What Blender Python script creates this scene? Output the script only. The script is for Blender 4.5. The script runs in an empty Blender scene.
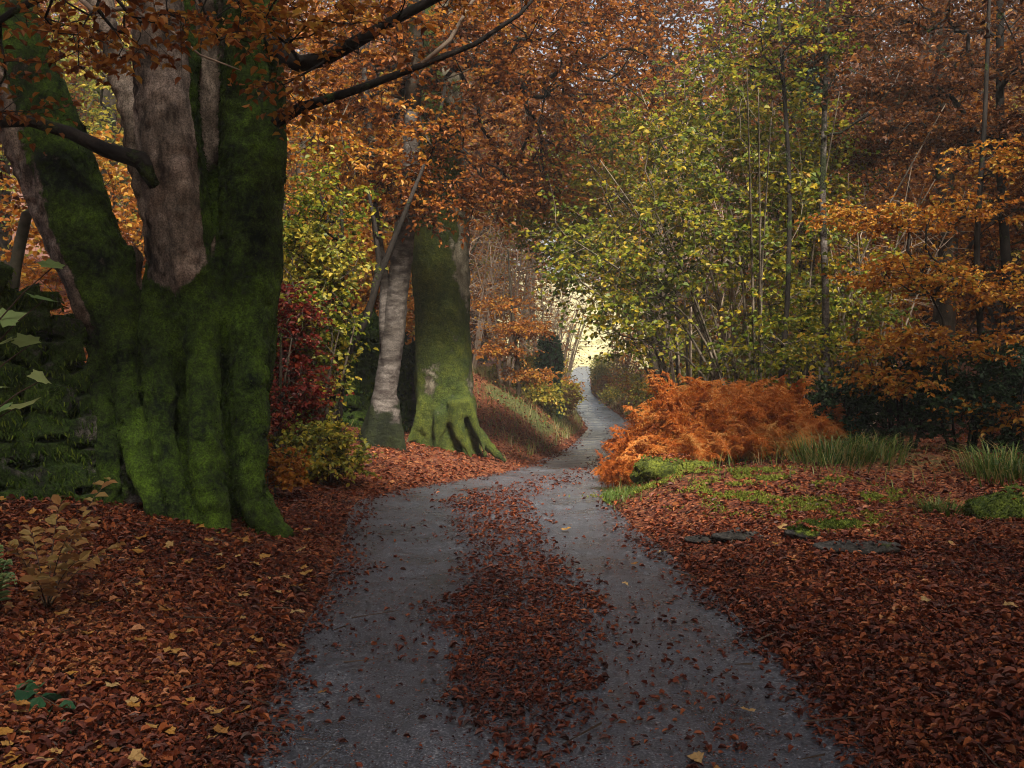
import bpy, bmesh, math
import numpy as np

SC = bpy.context.scene
COL = SC.collection
R = math.radians
rng = np.random.default_rng(11)

# ------------------------------------------------------------------ camera
CAM_Z, FPX = 1.7, 1000.0
PITCH = math.atan(49 / FPX)
cam_d = bpy.data.cameras.new('camera')
cam = bpy.data.objects.new('camera', cam_d)
COL.objects.link(cam)
cam.location = (0, 0, CAM_Z)
cam.rotation_euler = (R(90) - PITCH, 0, 0)
cam_d.sensor_width = 36
cam_d.lens = FPX / 1024 * 36
cam_d.clip_start = 0.05
cam_d.clip_end = 1000
SC.camera = cam

# ------------------------------------------------------------------ light
SUN_EL, SUN_AZ = 50.0, 165.0          # elevation, azimuth from straight ahead towards the right
world = bpy.data.worlds.new('World')
SC.world = world
world.use_nodes = True
wn = world.node_tree
sky = wn.nodes.new('ShaderNodeTexSky')
sky.sky_type = 'NISHITA'
sky.sun_disc = False
sky.sun_elevation = R(SUN_EL)
sky.sun_rotation = R(SUN_AZ)
sky.air_density = 1.0
sky.dust_density = 4.0
sky.ozone_density = 0.6
bg = wn.nodes['Background']
bg.inputs['Strength'].default_value = 0.06
wn.links.new(sky.outputs[0], bg.inputs[0])

sun_d = bpy.data.lights.new('sun', 'SUN')
sun = bpy.data.objects.new('sun', sun_d)
COL.objects.link(sun)
sun_d.energy = 5.0
sun_d.angle = R(10)
sun_d.color = (1.0, 0.93, 0.80)
sun.rotation_euler = (-R(90 - SUN_EL), 0, -R(SUN_AZ))
sun.location = (0, 20, 40)

SC.view_settings.view_transform = 'Standard'
SC.view_settings.look = 'None'
SC.view_settings.exposure = 1.55
SC.view_settings.gamma = 1.0
SC.view_settings.use_curve_mapping = False
SC.render.engine = 'CYCLES'
SC.cycles.use_denoising = True
SC.cycles.pixel_filter_type = 'BLACKMAN_HARRIS'
SC.cycles.filter_width = 1.05
SC.cycles.max_bounces = 6
SC.cycles.diffuse_bounces = 3
SC.cycles.glossy_bounces = 2
SC.cycles.transmission_bounces = 3
SC.cycles.volume_bounces = 0
SC.cycles.caustics_reflective = False
SC.cycles.caustics_refractive = False

# ------------------------------------------------------------------ helpers
FWD = np.array([0, math.cos(PITCH), -math.sin(PITCH)])
UPV = np.array([0, math.sin(PITCH), math.cos(PITCH)])
RGT = np.array([1.0, 0, 0])


def at(px, py, d):
    """A point of the place from where the photograph shows it and how far away it stands."""
    return np.array([0, 0, CAM_Z]) + d * (FWD + (px - 512) / FPX * RGT + (384 - py) / FPX * UPV)


def unit(v):
    return v / np.maximum(np.linalg.norm(v, axis=-1, keepdims=True), 1e-9)


def sstep(a, b, x):
    t = np.clip((x - a) / (b - a), 0, 1)
    return t * t * (3 - 2 * t)


def _h(i, j, k, s):
    n = (i * 374761393 + j * 668265263 + k * 2147483647 + s * 974711) & 0xffffffff
    n = ((n ^ (n >> 13)) * 1274126177) & 0xffffffff
    return ((n ^ (n >> 16)) & 0xffff) / 65535.0


def noise3(p, scale=1.0, seed=0):
    p = np.asarray(p, float) * scale
    i = np.floor(p).astype(np.int64)
    f = p - i
    f = f * f * (3 - 2 * f)
    out = 0
    for a in (0, 1):
        for b in (0, 1):
            for c in (0, 1):
                w = (f[..., 0] if a else 1 - f[..., 0]) * (f[..., 1] if b else 1 - f[..., 1]) * (f[..., 2] if c else 1 - f[..., 2])
                out = out + w * _h(i[..., 0] + a, i[..., 1] + b, i[..., 2] + c, seed)
    return out * 2 - 1


def fbm(p, scale=1.0, oct=4, seed=0):
    s, amp, tot = 0, 1.0, 0
    for o in range(oct):
        s = s + amp * noise3(p, scale * 2 ** o, seed + o * 17)
        tot += amp
        amp *= .5
    return s / tot


def fbm2(x, y, scale, oct=3, seed=0):
    return fbm(np.stack([x, y, np.zeros_like(x) + .37], -1), scale, oct, seed)


class MB:
    """Collects vertices and faces for ONE mesh object."""
    def __init__(self):
        self.V, self.Q, self.T, self.A, self.n = [], [], [], [], 0

    def add(self, V, Q=None, T=None, rnd=None):
        V = np.asarray(V, float).reshape(-1, 3)
        self.V.append(V)
        if Q is not None and len(Q):
            self.Q.append(np.asarray(Q, np.int64).reshape(-1, 4) + self.n)
        if T is not None and len(T):
            self.T.append(np.asarray(T, np.int64).reshape(-1, 3) + self.n)
        self.A.append(np.zeros(len(V)) + .5 if rnd is None else np.asarray(rnd, float))
        self.n += len(V)
        return self

    def mesh(self, name, mats, org=(0, 0, 0), smooth=False):
        V = np.concatenate(self.V) - np.asarray(org, float)
        Q = np.concatenate(self.Q) if self.Q else np.zeros((0, 4), np.int64)
        T = np.concatenate(self.T) if self.T else np.zeros((0, 3), np.int64)
        me = bpy.data.meshes.new(name)
        me.vertices.add(len(V))
        me.vertices.foreach_set('co', V.astype(np.float32).ravel())
        loops = np.concatenate([Q.ravel(), T.ravel()]).astype(np.int32)
        me.loops.add(len(loops))
        me.loops.foreach_set('vertex_index', loops)
        nf = len(Q) + len(T)
        me.polygons.add(nf)
        st = np.concatenate([np.arange(len(Q)) * 4, len(Q) * 4 + np.arange(len(T)) * 3]).astype(np.int32)
        me.polygons.foreach_set('loop_start', st)
        me.update(calc_edges=True)
        a = me.attributes.new('rnd', 'FLOAT', 'POINT')
        a.data.foreach_set('value', np.concatenate(self.A).astype(np.float32))
        me.polygons.foreach_set('use_smooth', np.full(nf, smooth, dtype=bool))
        for m in (mats if isinstance(mats, (list, tuple)) else [mats]):
            me.materials.append(m)
        me.validate()
        return me

    def build(self, name, mats, parent=None, org=(0, 0, 0), smooth=False):
        o = bpy.data.objects.new(name, self.mesh(name, mats, org, smooth))
        COL.objects.link(o)
        if parent is not None:
            o.parent = parent
        return o


def tag(o, label=None, cat=None, group=None, kind=None):
    for k, v in (('label', label), ('category', cat), ('group', group), ('kind', kind)):
        if v:
            o[k] = v
    return o


def thing(name, label, cat, loc=(0, 0, 0), group=None):
    o = bpy.data.objects.new(name, None)
    COL.objects.link(o)
    o.empty_display_size = .2
    o.location = [float(c) for c in loc]
    return tag(o, label, cat, group)


def dup(root, loc, rz=0, sc=1.0, label=None, group=None):
    r = root.copy()
    COL.objects.link(r)
    r.location = [float(c) for c in loc]
    r.rotation_euler = (0, 0, rz)
    r.scale = (sc, sc, sc) if np.isscalar(sc) else sc
    if label:
        r['label'] = label
    if group:
        r['group'] = group
    for ch in list(root.children):
        c = ch.copy()
        COL.objects.link(c)
        c.parent = r
        for g in ch.children:
            e = g.copy()
            COL.objects.link(e)
            e.parent = c
    return r


def tube(mb, P, r, sides=6, cap=True, rnd=.5):
    P = np.asarray(P, float)
    k = len(P)
    r = np.zeros(k) + r
    t = np.gradient(P, axis=0)
    t = unit(t)
    a = np.array([0, 0, 1.0]) if abs(t[0, 2]) < .8 else np.array([1.0, 0, 0])
    u = unit(np.cross(t[0], a))
    ang = np.arange(sides) / sides * 2 * math.pi
    ca, sa = np.cos(ang), np.sin(ang)
    V = np.empty((k, sides, 3))
    for i in range(k):
        u = u - t[i] * (u @ t[i])
        u = u / max(np.linalg.norm(u), 1e-9)
        w = np.cross(t[i], u)
        V[i] = P[i] + r[i] * (ca[:, None] * u + sa[:, None] * w)
    V = V.reshape(-1, 3)
    i = np.arange(k - 1)[:, None] * sides
    s = np.arange(sides)[None]
    s2 = (s + 1) % sides
    Q = np.stack([i + s, i + s2, i + sides + s2, i + sides + s], -1).reshape(-1, 4)
    T = []
    if cap:
        V = np.concatenate([V, P[-1:] + t[-1:] * r[-1], P[:1]])
        e, b = k * sides, (k - 1) * sides
        T = [(b + j, b + (j + 1) % sides, e) for j in range(sides)] + [((j + 1) % sides, j, e + 1) for j in range(sides)]
    mb.add(V, Q, T, np.zeros(len(V)) + rnd)


def sticks(mb, A, B, ra, rb, rnd=None):
    """Many straight three-sided twigs at once."""
    n = len(A)
    d = unit(B - A)
    a = np.where(np.abs(d[:, 2:3]) < .8, np.array([[0, 0, 1.0]]), np.array([[1.0, 0, 0]]))
    u = unit(np.cross(d, a))
    w = np.cross(d, u)
    V = np.empty((n, 6, 3))
    for j in range(3):
        c, s = math.cos(j * 2.0944), math.sin(j * 2.0944)
        o = c * u + s * w
        V[:, j] = A + o * np.reshape(ra, (-1, 1))
        V[:, j + 3] = B + o * np.reshape(rb, (-1, 1))
    b = np.arange(n)[:, None, None] * 6
    q = np.array([[0, 1, 4, 3], [1, 2, 5, 4], [2, 0, 3, 5]])[None]
    mb.add(V.reshape(-1, 3), (b + q).reshape(-1, 4), None, None if rnd is None else np.repeat(rnd, 6))


def leaves(mb, P, D, N, L, W, fold=.25, curl=.15, rnd=None):
    """Many folded ovate leaves: base P, pointing along D, upper side N."""
    n = len(P)
    D = unit(D)
    S = unit(np.cross(D, N))
    N = np.cross(S, D)
    L = np.reshape(np.zeros(n) + L, (-1, 1))
    W = np.reshape(np.zeros(n) + W, (-1, 1))
    cu = np.reshape(np.zeros(n) + curl, (-1, 1)) * L
    fo = np.reshape(np.zeros(n) + fold, (-1, 1)) * W
    V = np.empty((n, 6, 3))
    V[:, 0] = P
    V[:, 1] = P + D * L * .28 + S * W * .42 + N * (fo + cu * .3)
    V[:, 2] = P + D * L * .66 + S * W * .40 + N * (fo + cu * .2)
    V[:, 3] = P + D * L - N * cu
    V[:, 4] = P + D * L * .66 - S * W * .40 + N * (fo + cu * .2)
    V[:, 5] = P + D * L * .28 - S * W * .42 + N * (fo + cu * .3)
    b = np.arange(n)[:, None, None] * 6
    q = np.array([[0, 3, 2, 1], [0, 5, 4, 3]])[None]
    rnd = rng.random(n) if rnd is None else rnd
    mb.add(V.reshape(-1, 3), (b + q).reshape(-1, 4), None, np.repeat(rnd, 6))


_lob = np.array([(0, -.02), (.16, -.02), (.42, -.05), (.40, .14), (.55, .36), (.38, .42), (.30, .60), (.18, .64), (0, 1.0)])
LOBE = np.concatenate([_lob, _lob[-2:0:-1] * [-1, 1]])


def lobed(mb, P, D, N, L, rnd=None, curl=.12):
    """Many five-lobed (sycamore like) leaves."""
    n = len(P)
    D = unit(D)
    S = unit(np.cross(D, N))
    N = np.cross(S, D)
    L = np.reshape(np.zeros(n) + L, (-1, 1))
    k = len(LOBE)
    V = np.empty((n, k + 1, 3))
    V[:, k] = P + D * L * .25
    ph = rng.random((n, 1)) * 6.28
    for j, (a, b) in enumerate(LOBE):
        z = curl * (a * a * 1.2 + .35 * np.sin(ph + j * 1.3) * (abs(a) + abs(b - .25)))
        V[:, j] = P + S * L * a + D * L * b + N * L * z
    t = np.array([[j, (j + 1) % k, k] for j in range(k)])[None]
    b = np.arange(n)[:, None, None] * (k + 1)
    rnd = rng.random(n) if rnd is None else rnd
    mb.add(V.reshape(-1, 3), None, (b + t).reshape(-1, 3), np.repeat(rnd, k + 1))


# ------------------------------------------------------------------ materials
def newmat(name):
    m = bpy.data.materials.new(name)
    m.use_nodes = True
    nt = m.node_tree
    return m, nt, nt.nodes, nt.links, nt.nodes['Principled BSDF']


def ramp(nd, stops, interp='LINEAR'):
    r = nd.new('ShaderNodeValToRGB')
    r.color_ramp.interpolation = interp
    e = r.color_ramp.elements
    while len(e) < len(stops):
        e.new(.5)
    for i, (p, c) in enumerate(stops):
        e[i].position = p
        e[i].color = (*c, 1)
    return r


def mth(nd, lk, op, a, b=None, clamp=False):
    m = nd.new('ShaderNodeMath')
    m.operation = op
    m.use_clamp = clamp
    for i, v in enumerate((a, b)):
        if v is None:
            continue
        if isinstance(v, (int, float)):
            m.inputs[i].default_value = v
        else:
            lk.new(v, m.inputs[i])
    return m.outputs[0]


def ntex(nd, lk, scale, detail=4, coord=None, rough=.6):
    t = nd.new('ShaderNodeTexNoise')
    t.inputs['Scale'].default_value = scale
    t.inputs['Detail'].default_value = detail
    t.inputs['Roughness'].default_value = rough
    if coord is None:
        coord = nd.new('ShaderNodeTexCoord').outputs['Object']
    lk.new(coord, t.inputs['Vector'])
    return t.outputs['Fac']


def attr(nd, name):
    a = nd.new('ShaderNodeAttribute')
    a.attribute_name = name
    return a.outputs['Fac']


def leafmat(name, stops, transl=.48, rough=.5, clump=.5, cscale=.9, spec=.3):
    m, nt, nd, lk, bs = newmat(name)
    oi = nd.new('ShaderNodeObjectInfo')
    n = ntex(nd, lk, cscale, 2)
    v = mth(nd, lk, 'ADD', mth(nd, lk, 'MULTIPLY', attr(nd, 'rnd'), .75), mth(nd, lk, 'MULTIPLY', n, clump * 2))
    v = mth(nd, lk, 'SUBTRACT', v, clump - .12)
    v = mth(nd, lk, 'ADD', v, mth(nd, lk, 'MULTIPLY', mth(nd, lk, 'SUBTRACT', oi.outputs['Random'], .5), .2), True)
    r = ramp(nd, stops)
    lk.new(v, r.inputs[0])
    lk.new(r.outputs[0], bs.inputs['Base Color'])
    bs.inputs['Roughness'].default_value = rough
    bs.inputs['Specular IOR Level'].default_value = spec
    tr = nd.new('ShaderNodeBsdfTranslucent')
    lk.new(r.outputs[0], tr.inputs['Color'])
    mx = nd.new('ShaderNodeMixShader')
    mx.inputs[0].default_value = transl
    lk.new(bs.outputs[0], mx.inputs[1])
    lk.new(tr.outputs[0], mx.inputs[2])
    lk.new(mx.outputs[0], nd['Material Output'].inputs[0])
    return m


def barkmat(name, c0, c1, moss0=(.012, .03, .006), moss1=(.06, .10, .012), moss=0.0, scale=6, bump=.8, ring=False):
    """Bark with moss where the mesh's own 'rnd' attribute (plus noise) says it grows."""
    m, nt, nd, lk, bs = newmat(name)
    tc = nd.new('ShaderNodeTexCoord')
    mp = nd.new('ShaderNodeMapping')
    mp.inputs['Scale'].default_value = (1, 1, 2.6) if ring else (1, 1, .35)
    lk.new(tc.outputs['Object'], mp.inputs['Vector'])
    nb = ntex(nd, lk, scale, 6, mp.outputs[0], .7)
    rb = ramp(nd, [(.38, c0), (.62, c1)])
    lk.new(nb, rb.inputs[0])
    nl = ntex(nd, lk, scale * .35, 3)
    rl = ramp(nd, [(.44, (1, 1, 1)), (.58, (.32, .29, .25))])
    lk.new(nl, rl.inputs[0])
    mb_ = nd.new('ShaderNodeMix'); mb_.data_type = 'RGBA'; mb_.blend_type = 'MULTIPLY'
    mb_.inputs[0].default_value = .7
    lk.new(rb.outputs[0], mb_.inputs[6]); lk.new(rl.outputs[0], mb_.inputs[7])
    nm = ntex(nd, lk, 22, 6, None, .75)
    nm2 = ntex(nd, lk, 3.5, 4, None, .6)
    mm = mth(nd, lk, 'ADD', mth(nd, lk, 'MULTIPLY', nm, .55), mth(nd, lk, 'MULTIPLY', nm2, .6))
    rm = ramp(nd, [(.46, moss0), (.58, tuple(.45 * a + .55 * b for a, b in zip(moss1, moss0))), (.70, moss1)])
    lk.new(mm, rm.inputs[0])
    f = mth(nd, lk, 'ADD', attr(nd, 'rnd'), mth(nd, lk, 'MULTIPLY', mth(nd, lk, 'SUBTRACT', nm2, .5), 1.6))
    f = mth(nd, lk, 'ADD', f, mth(nd, lk, 'MULTIPLY', mth(nd, lk, 'SUBTRACT', nm, .5), .5))
    f = mth(nd, lk, 'ADD', f, moss - .5)
    f = mth(nd, lk, 'MULTIPLY', f, 6.0, True)
    nf = ntex(nd, lk, 70, 3, None, .8)
    rf = ramp(nd, [(.40, (.30, .30, .30)), (.52, (.9, .9, .9)), (.64, (1.35, 1.35, 1.35))])
    lk.new(nf, rf.inputs[0])
    fine = nd.new('ShaderNodeMix'); fine.data_type = 'RGBA'; fine.blend_type = 'MULTIPLY'
    fine.inputs[0].default_value = .8
    mc = nd.new('ShaderNodeMix'); mc.data_type = 'RGBA'
    lk.new(f, mc.inputs[0]); lk.new(mb_.outputs[2], mc.inputs[6]); lk.new(rm.outputs[0], mc.inputs[7])
    lk.new(mc.outputs[2], fine.inputs[6]); lk.new(rf.outputs[0], fine.inputs[7])
    lk.new(fine.outputs[2], bs.inputs['Base Color'])
    bs.inputs['Roughness'].default_value = .85
    bs.inputs['Specular IOR Level'].default_value = .2
    hb = mth(nd, lk, 'ADD', mth(nd, lk, 'MULTIPLY', nb, .5), mth(nd, lk, 'MULTIPLY', mth(nd, lk, 'MULTIPLY', nm, f), 1.4))
    bp = nd.new('ShaderNodeBump')
    bp.inputs['Strength'].default_value = bump
    bp.inputs['Distance'].default_value = .05
    lk.new(hb, bp.inputs['Height'])
    lk.new(bp.outputs[0], bs.inputs['Normal'])
    return m


def plainmat(name, c, rough=.8, c2=None, scale=8, bump=0):
    m, nt, nd, lk, bs = newmat(name)
    n = ntex(nd, lk, scale, 5)
    r = ramp(nd, [(.3, c), (.7, c2 or tuple(x * .5 for x in c))])
    lk.new(n, r.inputs[0])
    lk.new(r.outputs[0], bs.inputs['Base Color'])
    bs.inputs['Roughness'].default_value = rough
    bs.inputs['Specular IOR Level'].default_value = .25
    if bump:
        bp = nd.new('ShaderNodeBump')
        bp.inputs['Strength'].default_value = bump
        bp.inputs['Distance'].default_value = .03
        lk.new(n, bp.inputs['Height'])
        lk.new(bp.outputs[0], bs.inputs['Normal'])
    return m


M = {}
M['beech'] = leafmat('beech_leaves', [(.0, (.08, .022, .008)), (.3, (.20, .060, .012)), (.6, (.36, .125, .018)), (1, (.44, .25, .04))])
M['beech_dark'] = leafmat('rust_leaves', [(.0, (.035, .012, .006)), (.4, (.10, .032, .010)), (.75, (.18, .062, .013)), (1, (.29, .13, .024))])
M['gold'] = leafmat('golden_leaves', [(.0, (.16, .045, .010)), (.35, (.36, .12, .014)), (.7, (.50, .24, .03)), (1, (.30, .26, .04))])
M['hazel'] = leafmat('hazel_leaves', [(.0, (.04, .07, .008)), (.3, (.11, .15, .012)), (.55, (.24, .24, .018)), (.8, (.42, .32, .025)), (1, (.40, .18, .02))], transl=.5)
M['yellow'] = leafmat('yellow_green_leaves', [(.0, (.07, .10, .018)), (.35, (.22, .22, .03)), (.7, (.42, .33, .04)), (1, (.45, .27, .05))])
M['red'] = leafmat('red_leaves', [(.0, (.06, .007, .007)), (.5, (.17, .018, .012)), (1, (.28, .06, .02))])
M['evergreen'] = leafmat('evergreen_leaves', [(.0, (.006, .018, .008)), (.5, (.015, .04, .014)), (1, (.04, .08, .02))], transl=.15, rough=.6, spec=.25)
M['fresh'] = leafmat('fresh_green_leaves', [(.0, (.07, .15, .05)), (.5, (.16, .26, .09)), (1, (.30, .33, .12))], clump=.2)
M['bramble'] = leafmat('bramble_leaves', [(.0, (.02, .07, .035)), (.5, (.04, .12, .05)), (1, (.08, .17, .06))], clump=.2)
M['tan'] = leafmat('tan_leaves', [(.0, (.18, .08, .03)), (.5, (.34, .18, .06)), (1, (.32, .26, .09))])
M['bracken'] = leafmat('bracken_fronds', [(.0, (.16, .038, .008)), (.3, (.42, .105, .014)), (.65, (.64, .23, .04)), (1, (.72, .44, .15))], cscale=2.2)
M['litter'] = leafmat('fallen_leaf', [(.0, (.020, .006, .004)), (.3, (.070, .014, .007)), (.6, (.15, .033, .012)), (.85, (.28, .080, .024)), (1, (.42, .22, .09))], transl=.15, rough=.55, clump=.3, cscale=1.3)
M['litter_yellow'] = leafmat('fallen_yellow_leaf', [(.0, (.15, .06, .018)), (.5, (.29, .14, .025)), (1, (.31, .21, .09))], transl=.12, clump=.2)
M['grass'] = leafmat('grass_blades', [(.0, (.025, .065, .012)), (.45, (.065, .13, .02)), (.75, (.14, .18, .04)), (1, (.30, .24, .09))], clump=.35, cscale=1.5)
M['drygrass'] = leafmat('dry_grass_blades', [(.0, (.10, .10, .03)), (.5, (.24, .19, .07)), (1, (.38, .28, .12))], clump=.3)
M['moss_strand'] = leafmat('moss_strands', [(.0, (.006, .016, .003)), (.5, (.022, .045, .006)), (1, (.08, .12, .010))], transl=.2, rough=.9, spec=.1)
M['moss_bright'] = leafmat('bright_moss', [(.0, (.04, .055, .010)), (.5, (.12, .14, .018)), (1, (.25, .24, .05))], transl=.2, rough=.9, spec=.1)
M['moss_wall'] = leafmat('wall_moss', [(.0, (.012, .026, .006)), (.5, (.045, .085, .010)), (1, (.13, .17, .018))], transl=.2, rough=.9, spec=.1)
M['moss_mid'] = leafmat('stone_moss', [(.0, (.02, .04, .008)), (.5, (.07, .11, .014)), (1, (.16, .19, .03))], transl=.2, rough=.9, spec=.1)
M['bark_beech'] = barkmat('mossy_beech_bark', (.04, .03, .023), (.36, .285, .23), moss0=(.003, .009, .003), moss1=(.085, .155, .010))
M['bark_green'] = barkmat('green_mossy_bark', (.12, .10, .07), (.30, .27, .2), moss0=(.018, .034, .006), moss1=(.085, .10, .012))
M['bark_pale'] = barkmat('pale_ringed_bark', (.035, .026, .023), (.15, .13, .115), moss0=(.006, .009, .004), moss1=(.024, .030, .008), scale=4, ring=True)
M['bark_dark'] = barkmat('dark_bark', (.012, .009, .007), (.028, .021, .017), moss=-.15)
M['bark_grey'] = barkmat('grey_brown_bark', (.035, .026, .018), (.13, .10, .07), moss=-.12)
M['twig_pale'] = plainmat('pale_twigs', (.34, .27, .20), .8, (.16, .11, .08))
M['twig'] = plainmat('brown_twigs', (.07, .045, .03), .8)
M['stone'] = barkmat('mossy_stone', (.03, .028, .025), (.17, .155, .135), moss=.12, scale=5)
M['rock'] = barkmat('ground_rock', (.018, .017, .016), (.075, .07, .065), moss0=(.02,.04,.006), moss1=(.14,.18,.02), moss=0.0, scale=7)
M['mossmound'] = barkmat('moss_cushion', (.05, .06, .02), (.1, .1, .03), moss0=(.03, .045, .008), moss1=(.17, .19, .02), moss=.5)
M['post'] = plainmat('weathered_post', (.12, .10, .07), .9, (.05, .05, .03), 14, .4)

# ------------------------------------------------------------------ terrain and road
_ry = np.array([-40, -10, 0, 3.93, 5.4, 6.4, 7.9, 9, 10.3, 11, 12, 13, 14, 16, 18, 22, 26, 34, 42, 50, 60, 75, 95, 130.])
_rx = np.array([4, 1.1, .42, .22, .11, .05, -.09, -.2, -.33, -.18, .2, .6, 1.0, 1.4, 1.63, 2.08, 2.54, 3.46, 3.77, 3.87, 3.98, 5.05, 6.7, 12.])
_rz = np.array([.4, .1, 0, 0, 0, 0, 0, 0, -.005, -.05, -.115, -.18, -.25, -.40, -.55, -.85, -1.1, -1.5, -1.75, -1.85, -1.8, -1.6, -1.45, -1.0])
_fy = np.arange(-40, 130.01, .1)


def _smooth(v, y):
    f = np.interp(_fy, y, v)
    k = np.hanning(17); k /= k.sum()
    g = np.convolve(np.pad(f, 8, 'edge'), k, 'valid')
    return g


_fx, _fz = _smooth(_rx, _ry), _smooth(_rz, _ry)
HAZE = .0017


def hw(y):
    return np.interp(y, [10, 14, 18, 24, 60], [1.3, 1.25, 1.12, .92, .80])


def xc(y):
    return np.interp(y, _fy, _fx)


def zc(y):
    return np.interp(y, _fy, _fz)


def H(x, y):
    """Height of the ground (the road bed included)."""
    x, y = np.asarray(x, float), np.asarray(y, float)
    c = xc(y)
    z = zc(y)
    uL = np.maximum(c - hw(y) - x, 0)
    uR = np.maximum(x - c - hw(y), 0)
    AL = np.interp(y, [-10, 9, 13, 17, 24, 45, 80], [.10, .10, .12, .34, 1.45, 1.5, 1.0])
    sL = np.interp(y, [-10, 9, 14, 30], [.14, .14, .13, .12])
    bL = AL * (.45 * sstep(-.1, 1.2, uL) + .55 * sstep(.2, 3.0, uL)) * (uL > 0) + sL * np.minimum(uL, 9)
    hl = np.maximum(uL - 7, 0)
    bL = bL + 14 * (1 - np.exp(-hl * .30 / 14))
    AR = np.interp(y, [-10, 8.6, 10.8, 20, 40, 80], [.04, .06, .26, .30, .35, .5])
    bR = AR * sstep(.0, .9, uR) * (uR > 0) + .035 * np.minimum(uR, 6)
    hr = np.maximum(uR - 6.5 - np.interp(y, [-10, 5, 12, 30], [6, 3, 1, 2]), 0)
    bR = bR + 24 * (1 - np.exp(-hr * .55 / 24))
    far = np.maximum(y - 92, 0)
    gap = 1 - np.exp(-((x - 7 - .07 * (y - 95)) / (5 + .10 * np.maximum(y - 60, 0))) ** 2)
    low = np.where(y > 70, 1 - (1 - gap) * sstep(70, 95, y), 1.0)
    z = z + (bL + bR) * low + 26 * (1 - np.exp(-far * .35 / 26)) * gap
    off = np.minimum(np.maximum(uL, uR) * 1.2, 1)
    z = z + off * ((.10 + .10 * sstep(18, 26, y)) * fbm2(x, y, .5, 3, 3) + .035 * fbm2(x, y, 2.2, 2, 5))
    z = z + (1 - gap) * 20 * (1 - np.exp(-np.maximum(y - 100, 0) * .20 / 20))  # rise added in the gap so that the pale glow ground shows
    return z


def grid_axis(a, b, lo, hi, fine, growth=1.09, mx=3.0):
    out = list(np.arange(lo, hi + 1e-6, fine))
    s, v = fine, hi
    while v < b:
        s = min(s * growth, mx); v += s; out.append(v)
    s, v = fine, lo
    while v > a:
        s = min(s * growth, mx); v -= s; out.insert(0, v)
    return np.array(out)


gx = grid_axis(-120, 140, -5, 6, .14)
gy = grid_axis(-45, 420, 2, 28, .16)
X, Y = np.meshgrid(gx, gy)
# keep the ground just below the tarmac
Z = H(X, Y) - .03 * (np.abs(X - xc(Y)) < hw(Y) + .02)
nx, ny = len(gx), len(gy)
idx = np.arange(nx * ny).reshape(ny, nx)
Qg = np.stack([idx[:-1, :-1], idx[:-1, 1:], idx[1:, 1:], idx[1:, :-1]], -1).reshape(-1, 4)
gm, nt, nd, lk, bs = newmat('forest_floor')
tc = nd.new('ShaderNodeTexCoord')
vor = nd.new('ShaderNodeTexVoronoi')
vor.inputs['Scale'].default_value = 26
lk.new(tc.outputs['Object'], vor.inputs['Vector'])
sep = nd.new('ShaderNodeSeparateColor')
lk.new(vor.outputs['Color'], sep.inputs[0])
big = ntex(nd, lk, .5, 4)
v = mth(nd, lk, 'ADD', mth(nd, lk, 'MULTIPLY', sep.outputs[0], .7), mth(nd, lk, 'MULTIPLY', big, .5))
rp = ramp(nd, [(.15, (.018, .007, .005)), (.5, (.07, .019, .010)), (.8, (.15, .045, .018)), (1, (.24, .10, .04))])
lk.new(v, rp.inputs[0])
gr_n = ntex(nd, lk, .9, 5, None, .65)
geo = attr(nd, 'rnd')
gmix = mth(nd, lk, 'MULTIPLY', mth(nd, lk, 'ADD', mth(nd, lk, 'SUBTRACT', gr_n, 1.02), geo), 6, True)
ng = ntex(nd, lk, 30, 4)
rg = ramp(nd, [(.35, (.03, .04, .012)), (.65, (.11, .11, .035))])
lk.new(ng, rg.inputs[0])
mx = nd.new('ShaderNodeMix'); mx.data_type = 'RGBA'
lk.new(gmix, mx.inputs[0]); lk.new(rp.outputs[0], mx.inputs[6]); lk.new(rg.outputs[0], mx.inputs[7])
glow_fld = mth(nd, lk, 'MULTIPLY', mth(nd, lk, 'SUBTRACT', geo, 1.2), 1.5, True)  # pale field colour added past the lane end in place of misty glow
glow_ramp = ramp(nd, [(.38, (.20, .20, .08)), (.62, (.50, .43, .24))])
lk.new(ntex(nd, lk, .5, 6, None, .75), glow_ramp.inputs[0])
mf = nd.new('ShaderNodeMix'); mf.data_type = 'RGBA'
lk.new(glow_fld, mf.inputs[0]); lk.new(mx.outputs[2], mf.inputs[6]); lk.new(glow_ramp.outputs[0], mf.inputs[7])
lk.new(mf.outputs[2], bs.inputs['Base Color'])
bs.inputs['Roughness'].default_value = .85
bs.inputs['Specular IOR Level'].default_value = .2
bp = nd.new('ShaderNodeBump'); bp.inputs['Strength'].default_value = .8; bp.inputs['Distance'].default_value = .03
lk.new(vor.outputs['Distance'], bp.inputs['Height']); lk.new(bp.outputs[0], bs.inputs['Normal'])


def greenness(x, y):
    """Where grass and moss replace leaf litter, plus the pale ground added as glow."""
    u = x - xc(y)
    g = .52 * sstep(9.3, 10.2, y) * sstep(15.5, 13, y) * sstep(1.0, 1.5, u) * sstep(12, 9, u)
    g = np.maximum(g, .85 * sstep(19, 22, y) * sstep(64, 45, y) * sstep(-.9, -1.4, u) * sstep(-5, -3, u) * (.6 + .8 * fbm2(x, y, .6, 2, 12)))
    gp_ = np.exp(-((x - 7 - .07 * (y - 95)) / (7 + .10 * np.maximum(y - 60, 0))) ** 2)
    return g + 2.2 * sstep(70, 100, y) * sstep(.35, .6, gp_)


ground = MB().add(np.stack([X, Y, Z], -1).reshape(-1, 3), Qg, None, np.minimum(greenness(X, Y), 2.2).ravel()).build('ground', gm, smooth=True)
tag(ground, kind='structure')

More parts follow.
